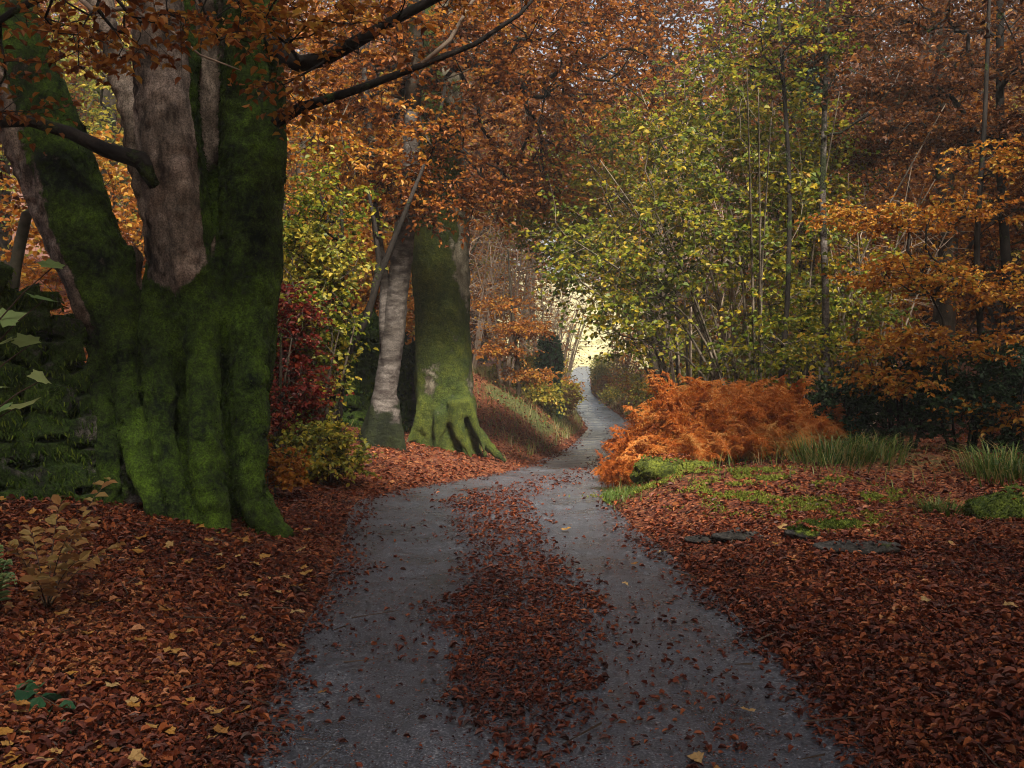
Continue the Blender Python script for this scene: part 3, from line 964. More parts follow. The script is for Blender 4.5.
b = gpt(985, 12.6)
tree('young_beech', 'young beech at right with layered level sprays of bright orange leaves above the dark hedge', 'tree', b, pathpx([(990, 470), (985, 380), (975, 260), (985, 120), (990, -20)], 12.6), [.06, .05, .04, .03, .02],
     layers(0, 12.2, [(930, 345, -.3, 1.0, .9, .22, 1), (980, 290, 0, .9, 1, .22, 1), (905, 275, .2, .7, .8, .22, .8), (1000, 405, -.5, .6, .8, .26, .7), (940, 215, .3, 1.0, .9, .22, 1), (860, 215, .3, .45, .6, .16, .45), (1020, 150, 0, .8, 1, .26, .6), (1080, 320, 0, 1, 1, .5, .8), (890, 380, -.2, .5, .6, .18, .5)]), 400, 'gold', 'bark_dark',
     gk=dict(seg=.3, rtip=.0035, lift=.03, start=.15), sk=dict(ntw=3, tl=.32, nl=8, size=.066, flat=.22, jn=.45))
b = gpt(1010, 15.5)
tree('young_beech', 'taller rust coloured beech behind the young orange one at the right edge', 'tree', b, pathpx([(1015, 460), (1010, 330), (1000, 160), (1000, -40), (1005, -200)], 15.5), [.09, .08, .07, .05, .03],
     layers(0, 15, [(960, 130, -.2, 1.2, 1.2, .16, 1), (900, 90, 0, 1.0, 1.2, .16, .9), (1010, 70, 0, 1.3, 1.2, .2, 1), (930, 20, 0, 1.5, 1.2, .25, 1), (860, 150, 0, .7, 1, .14, .6), (1050, 200, 0, 1, 1, .4, .8), (830, 20, 0, 1, 1, .3, .6)]), 420, 'beech_dark', 'bark_dark',
     gk=dict(seg=.4, rtip=.004, lift=.05, start=.2), sk=dict(ntw=3, tl=.42, nl=9, size=.076, flat=.25, jn=.45))
# crown that hangs over the top right corner, its unseen part added for shade
b = np.array([6.2, 8.6, float(H(6.2, 8.6))])
tree('beech_tree', 'dark beech at the right edge whose brown boughs shade the top right corner', 'tree', b, np.array([b + [0, 0, -.1], b + [.1, 0, 2.4], b + [-.1, -.1, 4.6], b + [-.4, -.2, 7.5]]), [.26, .2, .17, .08],
     [((4.6, 8.4, 5.5), (1.9, 1.6, .8), 1.2), ((5.5, 6.5, 6.2), (2.5, 3.0, 1.6), 1), ((5.4, 2.0, 6.4), (3.0, 3, 1.8), 1.2)], 480, 'beech_dark', 'bark_dark',
     gk=dict(seg=.45, rtip=.005, lift=.05), sk=dict(ntw=4, tl=.42, nl=8, size=.075, flat=.3))

b = gpt(665, 23.5)
tree('tall_beech', 'tall beech whose rust and orange crown closes the sky over the lane behind the hazels', 'tree', b, np.array([b + [0, 0, -.2], b + [-.2, 0, 3.5], b + [-.1, 0, 7], b + [-.5, 0, 11]]), [.3, .24, .18, .08],
     [(at(600, 40, 23), (3.2, 2.6, 2.2), 1), (at(700, 90, 23), (2.6, 2.4, 2.4), 1), (at(560, 130, 23.5), (1.6, 2, 1.2), .5), (at(780, 30, 23), (2, 2, 2), .6), (at(640, -60, 23), (3.5, 3, 2), .8)], 800, 'beech', 'bark_grey', gk=dict(seg=.5, rtip=.006, jit=.09), sk=dict(ntw=4, tl=.55, nl=8, size=.10, flat=.35))
b = gpt(560, 52) + [-2.0, 0, 0]
b[2] = float(H(b[0], b[1]))
tree('tall_beech', 'hazy golden tree leaning over the lane at the left of the bright gap', 'tree', b, np.array([b + [0, 0, -.2], b + [.5, 0, 5], b + [1.2, 0, 10], b + [2, 0, 14]]), [.3, .24, .18, .08],
     [(at(560, 180, 51), (4.5, 4, 4), 1), (at(640, 130, 51), (4, 4, 4), 1), (at(500, 120, 51), (4, 4, 4), .8)], 420, 'gold', 'bark_grey', gk=dict(seg=.8, rtip=.01, jit=.12), sk=dict(ntw=4, tl=.8, nl=8, size=.17, flat=.4))

# dark evergreen hedge plants under the right hand trees
ev = [(850, 12.6, 1.0, .75, 'dark evergreen bush right behind the bright green grass tussock'), (905, 12.3, 1.2, .85, 'dark evergreen bush in the middle of the shaded hedge at right'),
      (965, 12.0, 1.35, .95, 'tall dark evergreen bush under the sprays of the orange beech'), (1030, 11.4, 1.3, .9, 'dark evergreen bush cut by the right edge of the picture')]
for px, d, hh, rr_, lab in ev:
    b = gpt(px, d)
    shrub('evergreen_bush', lab, 'bush', b, 7, hh, [(b + [0, 0, hh * .55], (rr_ * .7, rr_ * .7, hh * .5), 1)], 120, 'evergreen', 'bark_dark', 'evergreen bushes of the shaded hedge', sk=dict(size=.06, ntw=3, nl=7, tl=.2, jn=1), r0=.02)


# ================================================================== stone walls
def wall_thing(label, a, b_, h0, thick, seed, leanx=0, fuzz=9000, L=.09, ivy=0):
    a, b_ = np.asarray(a, float), np.asarray(b_, float)
    rg_ = np.random.default_rng(seed)
    ln_ = np.linalg.norm(b_ - a)
    tdir = (b_ - a) / ln_
    nrm = np.array([tdir[1], -tdir[0]])
    if nrm @ (-(a + b_) / 2) < 0:
        nrm = -nrm
    org = np.array([*a, float(H(*a))])
    t = thing('stone_wall', label, 'wall', org)
    mb = MB()

    def stone(c, sx, sy, sz):
        v = np.array([[x, y, z] for x in (-1, 1) for y in (-1, 1) for z in (-1, 1)], float) * [sx / 2, sy / 2, sz / 2]
        v = v * (1 + rg_.normal(size=v.shape) * .17)
        an = rg_.normal() * .2
        v[:, [0, 2]] = v[:, [0, 2]] @ np.array([[math.cos(an), -math.sin(an)], [math.sin(an), math.cos(an)]])
        w_ = np.zeros_like(v)
        w_[:, 0] = c[0] + v[:, 0] * tdir[0] + v[:, 1] * nrm[0]
        w_[:, 1] = c[1] + v[:, 0] * tdir[1] + v[:, 1] * nrm[1]
        w_[:, 2] = c[2] + v[:, 2]
        mb.add(w_, [(0, 1, 3, 2), (4, 6, 7, 5), (0, 4, 5, 1), (2, 3, 7, 6), (0, 2, 6, 4), (1, 5, 7, 3)])
    hf = lambda q: h0 * (.45 + .55 * float(sstep(-.1, 1.1, q)))
    s = 0.0
    steps = int(ln_ / .4)
    for i in range(steps):                      # the hearting that everything sits against
        p = a + tdir * (i + .5) * ln_ / steps
        z0 = float(H(*p)) - .2
        he = hf((i + .5) * ln_ / steps)
        stone((p[0], p[1], z0 + (he + .1) / 2), ln_ / steps * 1.3, thick * .55, he + .1)
    hf = lambda q: h0 * (.45 + .55 * float(sstep(-.1, 1.1, q)))
    z = -.1
    while z < h0:
        hh = .13 + .10 * rg_.random()
        s = rg_.random() * .2
        while s < ln_:
            w_ = .18 + .28 * rg_.random()
            p = a + tdir * min(s + w_ / 2, ln_)
            if z + hh > hf(s + w_ / 2) + .06:
                s += w_
                continue
            bat = (1 - z / h0) * .14
            for side in (1, -1):
                q = p + nrm * side * (thick * .34 + bat * side * (side > 0) + rg_.normal() * .025)
                stone((q[0], q[1], float(H(*p)) + z + hh / 2), w_ * .9, .28, hh * (.80 + .15 * rg_.random()))
            s += w_
        z += hh
    o = mb.build('tmp', [])
    md = o.modifiers.new('r', 'REMESH'); md.mode = 'VOXEL'; md.voxel_size = .018
    me = bpy.data.meshes.new_from_object(o.evaluated_get(bpy.context.evaluated_depsgraph_get()))
    V = np.empty(len(me.vertices) * 3, np.float32); me.vertices.foreach_get('co', V); V = V.reshape(-1, 3).astype(float)
    N = np.empty(len(me.vertices) * 3, np.float32); me.vertices.foreach_get('normal', N); N = N.reshape(-1, 3).astype(float)
    Q = np.empty(len(me.loops), np.int32); me.loops.foreach_get('vertex_index', Q); Q = Q.reshape(-1, 4)
    bpy.data.objects.remove(o)
    V = V + N * (.014 * fbm(V, 9, 3, seed))[:, None]
    along = (V[:, :2] - a) @ tdir
    ms = .50 + .6 * fbm(V, 1.6, 3, seed + 5) + .45 * np.clip(along / 1.4, 0, 1)
    MB().add(V, Q, None, np.clip(ms, 0, 1)).build('stonework', M['stone'], t, org, True)
    f = MB()
    face = np.where((ms > .55) & (N[:, :2] @ nrm > -.3) & (N[:, 2] > -.5))[0]
    moss_fuzz(f, V[face], N[face], fuzz, L, 1.2)
    f.build('moss', M['moss_wall'], t, org)
    if ivy:
        g = MB()
        i = rg_.choice(face, ivy)
        leaves(g, V[i] + N[i] * .03, rng.normal(size=(ivy, 3)) * .6 + [0, 0, -.6], N[i] + rng.normal(size=(ivy, 3)) * .5, .075, .065)
        g.build('ivy', M['evergreen'], t, org)
    return t


wall_thing('dry stone wall of mossy rubble at the left edge beside the huge beech', (-3.30, 8.75), (-6.4, 6.1), 1.75, .62, 3, fuzz=30000, L=.05)
wall_thing('ivy covered mossy stone wall behind the pale and green trees', (-1.45, 17.6), (-5.6, 14.9), 1.75, .6, 8, fuzz=7000, L=.08, ivy=1500)
b = np.array([-4.05, 8.9, float(H(-4.05, 8.9))])
pt = MB()
tube(pt, np.array([at(8, 330, 8.7), at(15, 270, 8.7), at(21, 240, 8.7), at(27, 214, 8.7)]), [.055, .052, .05, .046], 9)
po = pt.build('fence_post', M['post'], None, at(8, 330, 8.7), True)
po.location = at(8, 330, 8.7)
tag(po, 'leaning round wooden post rising behind the mossy wall at the left edge', 'post')


# ================================================================== bracken
def bracken(n, hgt, spread, seed):
    rg_ = np.random.default_rng(seed)
    mb = MB()
    for f in range(n):
        an = rg_.random() * 6.28
        L = hgt * (.55 + .65 * rg_.random())
        r0 = spread * .55 * math.sqrt(rg_.random())
        a0 = rg_.random() * 6.28
        p0 = np.array([math.cos(a0) * r0, math.sin(a0) * r0, 0])
        u = np.linspace(0, 1, 12)
        reach = spread * (.2 + .42 * rg_.random())
        droop = .35 + .5 * rg_.random()
        hx = np.stack([math.cos(an) * reach * u ** 1.4, math.sin(an) * reach * u ** 1.4, L * (1.15 * u - droop * u ** 2.4)], 1)
        P = p0 + hx
        tube(mb, P, np.linspace(.006, .002, 12), 3, cap=False, rnd=.2)
        sd = np.array([-math.sin(an), math.cos(an), 0])
        k = 17
        uu = np.linspace(.28, .99, k)
        base = np.stack([np.interp(uu, u, P[:, i]) for i in range(3)], 1)
        tan = unit(np.stack([np.interp(uu, u, np.gradient(P[:, i])) for i in range(3)], 1))
        pl = (.24 * (1 - (uu - .28) / .75) ** .8 + .02) * hgt * (.8 + .4 * rg_.random())
        tone = rg_.random() * .7
        for s in (1, -1):
            d = unit(sd * s + tan * .45 + rg_.normal(size=(k, 3)) * .38 + [0, 0, -.25])
            m = 11
            q = np.linspace(.05, .95, m)
            pb_ = base[:, None] + d[:, None] * (pl[:, None] * q)[..., None] + np.array([0, 0, -1.0]) * (pl[:, None] * q ** 2 * .25)[..., None]
            up = np.cross(d, tan) * -s
            pd = unit(np.cross(up, d))
            for s2 in (1, -1):
                ld = unit(pd[:, None] * s2 + d[:, None] * .5 + rg_.normal(size=(k, m, 3)) * .3)
                ll = (pl[:, None] * .15 * (1.05 - q) + .007)
                leaves(mb, pb_.reshape(-1, 3), ld.reshape(-1, 3), np.repeat(up, m, 0) + rg_.normal(size=(k * m, 3)) * .4, ll.ravel(), ll.ravel() * .55, .2, .3,
                       np.clip(tone * .75 + rg_.random(k * m) * .5, 0, 1))
    return mb


b0 = gpt(660, 12.2)
brk = thing('bracken_clump', 'pale straw orange bracken fronds spilling over the road edge, leftmost of the bank', 'bracken', b0, 'rusty bracken on the right bank')
bracken(70, .85, .85, 31).build('fronds', M['bracken'], brk, (0, 0, 0))
b1 = gpt(706, 12.3)
brk2 = thing('bracken_clump', 'tallest heap of rust orange bracken left of the slender dark trunk', 'bracken', b1, 'rusty bracken on the right bank')
bracken(100, 1.3, 1.0, 32).build('fronds', M['bracken'], brk2, (0, 0, 0))
for o, px, d, rz, sc, lab in [(brk, 622, 11.5, 2.0, (.5, .5, .6), 'small low yellow bracken tuft at the very tip of the grassy corner'),
                              (brk2, 672, 12.9, 1.2, .9, 'rust bracken between the leftmost fronds and the tallest heap, set back from both'),
                              (brk2, 752, 12.6, 2.5, .95, 'dark rust bracken round the foot of the slender dark trunk'),
                              (brk, 806, 12.4, 4.1, .85, 'orange bracken against the foot of the flaking pale trunk'),
                              (brk, 684, 11.6, 5.0, .72, 'low orange bracken just behind the bright moss cushion'),
                              (brk, 735, 11.9, .7, .68, 'low rust bracken in front between moss cushion and dark trunk')]:
    dup(o, gpt(px, d), rz, sc, lab)

b2 = gpt(655, 11.4)
brk3 = thing('bracken_clump', 'few loose straw coloured bracken fronds before the rust heap near the moss cushion', 'bracken', b2, 'rusty bracken on the right bank')
mb_ = bracken(13, .8, 1.1, 35)
mb_.A = [np.clip(a + .35, 0, 1) for a in mb_.A]
mb_.build('fronds', M['bracken'], brk3, (0, 0, 0))
for px, d, rz, sc, lab in [(715, 11.6, 2.2, .8, 'loose straw bracken fronds at the foot of the tallest rust heap'), (790, 12.0, 4.0, .9, 'loose straw bracken fronds beside the flaking pale trunk'), (648, 12.2, 5.1, .8, 'loose straw bracken fronds arching over the road edge')]:
    dup(brk3, gpt(px, d), rz, sc, lab)

# ================================================================== rocks and moss cushions
def lump(name, label, cat, c, r, mat, seed, sink=.3, mossv=.5, group=None, amp=.25):
    bm_ = bmesh.new()
    bmesh.ops.create_icosphere(bm_, subdivisions=4, radius=1)
    V = np.array([v.co[:] for v in bm_.verts]); T = np.array([[v.index for v in f.verts] for f in bm_.faces])
    bm_.free()
    V = V * (1 + amp * fbm(V + seed, 1.3, 4, seed))[:, None]
    V[:, 2] = np.where(V[:, 2] > 0, V[:, 2] * (.75 + .5 * fbm(V * [1, 1, 0] + seed * 3, 2.2, 2, seed)), V[:, 2])
    V = V * r
    V[:, 2] += r[2] * .35 * fbm(V[:, :3] * [1, 1, 0] + seed, 7, 3, seed)
    loc = (c[0], c[1], c[2] + .02 + r[2] * (.5 - sink * 1.3))
    o = thing(name, label, cat, loc, group)
    ms = np.clip(mossv + .35 * (V[:, 2] / r[2] - .4) + .25 * fbm(V, 6, 2, seed), 0, 1)
    MB().add(V, None, T, ms).build('body', M[mat], o, smooth=True)
    k = np.where((ms > .62) & (V[:, 2] > -.3 * r[2]))[0]
    if len(k) > 30 and mossv > .3:
        f = MB()
        nrm = unit(V / (np.asarray(r) ** 2))
        moss_fuzz(f, V[k], nrm[k], int(9000 * r[0]), .022, -.3)
        f.build('moss', M['moss_bright' if mat == 'mossmound' else 'moss_mid'], o)
    LUMPS.append((loc, r))
    return o


LUMPS = []
c = gpt(672, 10.7)
mound = lump('moss_cushion', 'bright yellow green moss cushion on a hump before the bracken', 'moss', c, (.42, .28, .17), 'mossmound', 2, mossv=.9, amp=.5)
rk = [('flat_rock', 'flat grey rock half sunk in the leaves right of the road', 740, 546, 7.9, (.20, .13, .05), .1), ('flat_rock', 'broad dark slab nearly buried in red leaves on the right', 862, 572, 7.3, (.30, .17, .06), .2),
      ('mossy_stone', 'small rounded stone with thin moss on the leafy right verge', 805, 547, 7.9, (.15, .11, .07), .6), ('mossy_stone', 'mossy green stone at the far end of the moss patches', 832, 535, 8.3, (.22, .14, .06), .9),
      ('flat_rock', 'small grey stone close to the right road edge', 705, 541, 8.0, (.14, .10, .04), .15)]
for i, (nm, lab, px, py, d, r, mo) in enumerate(rk):
    lump(nm, lab, 'rock', gpt(px, d), r, 'rock', 20 + i, mossv=mo, group='stones on the right verge')
c = gpt(1010, 8.6)
lump('mossy_stone', 'big dark mossy stone at the right edge of the picture', 'rock', c, (.34, .26, .20), 'rock', 41, mossv=.95)
ml = MB()
for (px, d, rx, ry2) in [(765, 9.1, .30, .14), (815, 9.0, .35, .14), (790, 9.8, .4, .1), (745, 10.2, .35, .1), (850, 8.4, .26, .14), (880, 9.3, .22, .1), (720, 9.5, .25, .12), (700, 10.4, .3, .12), (640, 10.4, .25, .15)]:
    c = gpt(px, d)
    n = int(3000 * rx * ry2 / .05)
    q = rng.normal(size=(n, 2)) * [rx * .8, ry2 * 1.3] + c[:2]
    q = q[fbm2(q[:, 0], q[:, 1], 6, 3, 77) > .06]
    n = len(q)
    P = np.stack([q[:, 0], q[:, 1], H(q[:, 0], q[:, 1]) + .012], 1)
    leaves(ml, P, rng.normal(size=(n, 3)) * [1, 1, .3] + [0, 0, .7], rng.normal(size=(n, 3)), .022 + .02 * rng.random(n), .012, rnd=.35 + .6 * rng.random(n))
tag(ml.build('moss', M['moss_bright']), kind='stuff')

# ================================================================== grass
def blades(mb, P, L, W, lean=.5, rnd=None, outward=None):
    n = len(P)
    an = rng.random(n) * 6.28
    d = np.stack([np.cos(an), np.sin(an), np.zeros(n)], 1)
    if outward is not None:
        d = unit(d * .5 + outward)
    s = np.stack([-d[:, 1], d[:, 0], np.zeros(n)], 1)
    l = (lean * (.4 + rng.random(n)))[:, None]
    L = np.reshape(L, (-1, 1)); W = np.reshape(np.zeros(n) + W, (-1, 1))
    up = np.array([0, 0, 1.0])
    V = np.empty((n, 5, 3))
    V[:, 0] = P - s * W; V[:, 1] = P + s * W
    m = P + up * L * .62 + d * L * l * .35
    V[:, 2] = m + s * W * .7; V[:, 3] = m - s * W * .7
    V[:, 4] = P + up * L * (1 - .25 * l) + d * L * l
    b = np.arange(n)[:, None] * 5
    mb.add(V.reshape(-1, 3), b + np.array([[0, 1, 2, 3]]), b + np.array([[3, 2, 4]]), np.repeat(rng.random(n) if rnd is None else rnd, 5))


def tussock(label, c, r, L, n, name='grass_tussock'):
    mb = MB()
    q = rng.normal(size=(n, 2)) * r * .5
    P = np.stack([c[0] + q[:, 0], c[1] + q[:, 1], H(c[0] + q[:, 0], c[1] + q[:, 1]) - .01], 1)
    blades(mb, P, L * (.35 + .85 * rng.random(n)), .0055, 1.1, outward=np.concatenate([q / r, np.zeros((n, 1))], 1))
    mb.A = [np.where(np.repeat(rng.random(len(a) // 5), 5) < .22, 1.2, a) for a in mb.A]
    o = mb.build(name, M['grass'], None, c)
    o.location = c
    return tag(o, label, 'grass', 'grass tussocks on the right verge')


tussock('bright green arching grass tussock at the right foot of the bracken', gpt(832, 10.9), .42, .40, 420)
tussock('second bright green tussock leaning on the first, towards the hedge', gpt(872, 11.1), .42, .34, 360)
tussock('small dark tussock standing alone among red leaves on the right', gpt(945, 8.7), .16, .16, 220)
tussock('dark green tussock at the right edge above the mossy stone', gpt(1010, 9.9), .40, .32, 620)
gmb, dmb = MB(), MB()
n = 90000
y = 9 + 48 * rng.random(n) ** 1.6
x = xc(y) + rng.random(n) * 22 - 9
k = rng.random(n) < greenness(x, y) * (.35 + fbm2(x, y, 1.1, 2, 8))
x, y = x[k], y[k]
P = np.stack([x, y, H(x, y) - .01], 1)
dry = rng.random(len(x)) < .42 + .5 * fbm2(x, y, .8, 2, 31)
blades(gmb, P[~dry], .08 + .20 * rng.random((~dry).sum()), .005, .8)
blades(dmb, P[dry], .07 + .18 * rng.random(dry.sum()), .004, .9)
m = 5000
y = 40 + 45 * rng.random(m)
x = xc(y) + hw(y) + .1 + 3.0 * rng.random(m) ** 1.3
blades(dmb, np.stack([x, y, H(x, y) - .01], 1), .15 + .35 * rng.random(m), .012, 1.0)
m = 15000
y = 16 + 32 * rng.random(m) ** 1.3
x = xc(y) - hw(y) - .15 - 4.0 * rng.random(m) ** 1.3
k = rng.random(m) < (.5 + .9 * fbm2(x, y, .7, 3, 19)) * np.interp(y, [16, 20, 25], [.12, .4, 1])
x, y = x[k], y[k]
P = np.stack([x, y, H(x, y) - .01], 1)
dry = rng.random(len(x)) < .6
blades(gmb, P[~dry], .08 + .22 * rng.random((~dry).sum()), .007, .9)
blades(dmb, P[dry], .10 + .28 * rng.random(dry.sum()), .006, 1.0)
# the grassy corner of the verge
n = 1500
q = gpt(600, 10.5)[:2] + rng.normal(size=(n, 2)) * [.22, .3]
q = q[q[:, 0] - xc(q[:, 1]) > hw(q[:, 1]) - .05]
P = np.stack([q[:, 0], q[:, 1], H(q[:, 0], q[:, 1]) - .01], 1)
blades(gmb, P, .05 + .09 * rng.random(len(P)), .004, .8, rnd=.5 + .4 * rng.random(len(P)))
tag(gmb.build('grass', M['grass']), kind='stuff')
tag(dmb.build('dry_grass', M['drygrass']), kind='stuff')

# ================================================================== fallen leaves
def litter_density(x, y):
    v = (x - xc(y)) * 1.3 / hw(y)
    nz = fbm2(x, y, 1.3, 3, 61) * .22 + fbm2(x, y, 5, 2, 62) * .12
    w = np.interp(y, [2, 4, 5, 6.5, 10, 14, 40], [.05, .12, .30, .42, .40, .34, .3])
    cm = np.interp(y, [2, 4, 6.4, 10.3], [-.26, -.20, .03, .08])
    med = .95 * sstep(w + .22, w - .16, np.abs(v - cm) + nz)
    med *= np.interp(y, [2, 3.6, 4.8], [.25, .35, 1]) * np.interp(y, [10.5, 11.8], [1, .5])
    edL = np.interp(y, [2, 6, 9, 14, 20], [1.44, 1.34, 1.24, 1.2, 1.15])
    sh = np.where(v < 0, sstep(edL - .34, edL + .14, -v + nz * .8), sstep(1.02, 1.38, v + nz * .8))
    d = np.maximum(med, sh)
    d = np.maximum(d ** 1.15, .018 + .05 * (fbm2(x, y, 2.2, 2, 63) > .12))
    rt = sstep(.2, .5, v) * sstep(1.0, .7, v) * sstep(7, 5, y) * .10
    d = np.maximum(d, rt * (nz > -.05))
    return d * (1 - .75 * np.minimum(greenness(x, y) / .8, 1) * (v > 0))


n = 1150000
y = 2.4 * (70 / 2.4) ** rng.random(n)
x = (rng.random(n) * 2 - 1) * (.72 * y + 1.2) + .02 * y
keep = rng.random(n) < litter_density(x, y) * (.72 + .5 * fbm2(x, y, 1.1, 3, 40)) * np.interp(y, [2.4, 5, 12, 34, 70], [1.0, .92, .7, .4, .3]) * np.where(onroad(x, y), 1.0, .74)
x, y = x[keep], y[keep]
n = len(x)
on = onroad(x, y)
z = surf(x, y) + .004 + np.where(on, .012, .03) * rng.random(n)
an = rng.random(n) * 6.28
tl_ = np.where(on & (fbm2(x, y, 2, 1, 5) < .3), .10, .24)
D = np.stack([np.cos(an), np.sin(an), rng.normal(size=n) * tl_ * .7], 1)
N = np.stack([rng.normal(size=n) * tl_, rng.normal(size=n) * tl_, np.ones(n)], 1)
LL = .016 + .056 * rng.random(n) ** 3
LL = LL * (1 + .022 * np.maximum(y - 8, 0)) * np.where(on, .74, 1.0)
lt = MB()
leaves(lt, np.stack([x, y, z], 1), D, N, LL, LL * (.5 + .25 * rng.random(n)), .05 + .3 * rng.random(n), .05 + .35 * rng.random(n), np.clip(rng.random(n) ** 1.25 * np.where(on, .9, 1) + .22 * (x < xc(y) - 1.5) * rng.random(n) + .25 * (fbm2(x, y, .9, 3, 44)), 0, 1))
for lc_, r_ in LUMPS:
    m = int(30 + 500 * r_[0] * r_[1])
    q = rng.normal(size=(m, 2)) * .42
    q = q[(q ** 2).sum(1) < .8]; m = len(q)
    zt = lc_[2] + r_[2] * np.sqrt(1 - (q ** 2).sum(1)) * 1.0 + .012
    an = rng.random(m) * 6.28
    leaves(lt, np.stack([lc_[0] + q[:, 0] * r_[0], lc_[1] + q[:, 1] * r_[1], zt], 1), np.stack([np.cos(an), np.sin(an), -.1 * np.ones(m)], 1), np.stack([q[:, 0] * .5 + rng.normal(size=m) * .2, q[:, 1] * .5 + rng.normal(size=m) * .2, np.ones(m)], 1), .03 + .02 * rng.random(m), .02 + .01 * rng.random(m), .2, .2)
m = 26000                                   # crumbs of crushed leaf on the tarmac
y = 2.6 * (16 / 2.6) ** rng.random(m)
x = xc(y) + hw(y) * (rng.random(m) * 2 - 1) * .98
k = rng.random(m) < .25 + .5 * (fbm2(x, y, 1.5, 3, 88) > 0)
x, y = x[k], y[k]; m = len(x)
an = rng.random(m) * 6.28
leaves(lt, np.stack([x, y, surf(x, y) + .006 + .006 * rng.random(m)], 1), np.stack([np.cos(an), np.sin(an), np.zeros(m)], 1), np.stack([rng.normal(size=m) * .15, rng.normal(size=m) * .15, np.ones(m)], 1), .005 + .012 * rng.random(m), .004 + .007 * rng.random(m), .1, .1)
tag(lt.build('fallen_leaves', M['litter']), kind='stuff')
# big pale and yellow sycamore leaves lying on top, mostly on the left
n = 210
y = 3.4 + 5.5 * rng.random(n) ** 1.2
x = xc(y) - hw(y) - .05 - rng.random(n) * 2.2 * (y / 6)
n2 = 22
y2 = 3.4 + 6 * rng.random(n2); x2 = xc(y2) - hw(y2) + rng.random(n2) * 5
x, y = np.concatenate([x, x2]), np.concatenate([y, y2])
n = len(x)
an = rng.random(n) * 6.28
yl = MB()
lobed(yl, np.stack([x, y, surf(x, y) + .03 + .015 * rng.random(n)], 1), np.stack([np.cos(an), np.sin(an), rng.normal(size=n) * .15], 1),
      np.stack([rng.normal(size=n) * .25, rng.normal(size=n) * .25, np.ones(n)], 1), .045 + .05 * rng.random(n) ** 2, curl=.35)
tag(yl.build('fallen_yellow_leaves', M['litter_yellow']), kind='stuff')

tw = MB()
n = 170
y = 3 * (14 / 3) ** rng.random(n); x = (rng.random(n) * 2 - 1) * (.7 * y + .5)
k = (np.abs(x - xc(y)) > 1.0) | (rng.random(n) < .25)
x, y = x[k], y[k]; n = len(x)
an = rng.random(n) * 6.28; ll = .08 + .30 * rng.random(n) ** 2
x2, y2 = x + np.cos(an) * ll, y + np.sin(an) * ll
sticks(tw, np.stack([x, y, surf(x, y) + .03], 1), np.stack([x2, y2, surf(x2, y2) + .03 + .03 * rng.random(n)], 1), .0035 + .004 * rng.random(n), .002 + 0 * x)
tag(tw.build('fallen_twigs', M['twig']), kind='stuff')

# ================================================================== plants in the left foreground
def spray_plant(name, label, cat, base, tgt, ends, nl, size, leafm, lob=False, r=.004, group=None, ratio=.62):
    base = np.asarray(base, float)
    t = thing(name, label, cat, base, group)
    w_, l_ = MB(), MB()
    for e in ends:
        e = np.asarray(e, float)
        P = np.array([(1 - u) ** 2 * base + 2 * u * (1 - u) * (base * .5 + e * .5 + [0, 0, .25 * np.linalg.norm(e - base)]) + u * u * e for u in np.linspace(0, 1, 9)])
        tube(w_, P, np.linspace(r, r * .35, 9), 5)
        u = np.linspace(.3, 1.0, nl)
        B = np.stack([np.interp(u, np.linspace(0, 1, 9), P[:, i]) for i in range(3)], 1)
        tn = unit(e - base)
        sd = unit(np.cross(tn, [0, 0, 1.0])) * np.where(np.arange(nl) % 2, 1, -1)[:, None]
        D = sd * .9 + tn * .5 + rng.normal(size=(nl, 3)) * .25 + [0, 0, -.15]
        N = rng.normal(size=(nl, 3)) * .35 + [0, -.45, 1]
        S = size * (.7 + .5 * rng.random(nl))
        if lob:
            lobed(l_, B, D, N, S)
        else:
            leaves(l_, B, D, N, S, S * ratio, .15, .15)
    w_.build('stems', M['twig'], t, base, True)
    l_.build('foliage', M[leafm], t, base)
    return t


b = np.array([-2.45, 5.2, float(H(-2.45, 5.2))])
spray_plant('beech_seedling', 'beech seedling with flat sprays of faded tan leaves at the foot of the mossy wall', 'seedling', b, None,
            [at(30, 530, 5.4), at(60, 505, 5.5), at(95, 520, 5.6), at(118, 545, 5.4), at(80, 560, 5.1), at(35, 580, 5.0), at(110, 480, 5.8), at(70, 535, 5.0), at(10, 545, 5.2)], 15, .075, 'tan')
b = np.array([-2.95, 4.3, float(H(-2.95, 4.3))])
spray_plant('sycamore_sapling', 'sapling with large pale green lobed leaves poking in at the left edge', 'sapling', b, None,
            [at(52, 268, 4.2), at(44, 300, 4.25), at(30, 345, 4.1), at(46, 378, 4.1), at(26, 402, 4.2)], 4, .13, 'fresh', lob=True, r=.007)
b = np.array([-2.15, 4.15, float(H(-2.15, 4.15))])
spray_plant('bramble', 'bramble with a few broad green leaves in the bottom left corner', 'bramble', b, None,
            [at(20, 712, 4.1), at(52, 706, 4.1), at(76, 722, 4.05), at(18, 735, 4.0), at(36, 696, 4.25)], 4, .105, 'bramble', ratio=.8)
b = np.array([-2.62, 5.0, float(H(-2.62, 5.0))])
fe = thing('fern', 'small green fern at the left edge under the mossy wall', 'fern', b)
fm = MB()
for e in (at(12, 566, 4.9), at(-4, 590, 4.9), at(2, 548, 5.1), at(16, 585, 4.8)):
    u = np.linspace(0, 1, 14)
    P = b + (e - b) * u[:, None] + np.array([0, 0, .12]) * np.sin(u * 3.1)[:, None]
    tube(fm, P, np.linspace(.003, .001, 14), 3)
    sd = unit(np.cross(e - b, [0, 0, 1.0]))
    for s in (1, -1):
        leaves(fm, P[2:], np.tile(sd * s, (12, 1)) + unit(e - b) * .4, np.tile([0, -.3, 1.0], (12, 1)), .07 * (1.1 - u[2:]), .02)
fm.build('fronds', M['fresh'], fe, b)

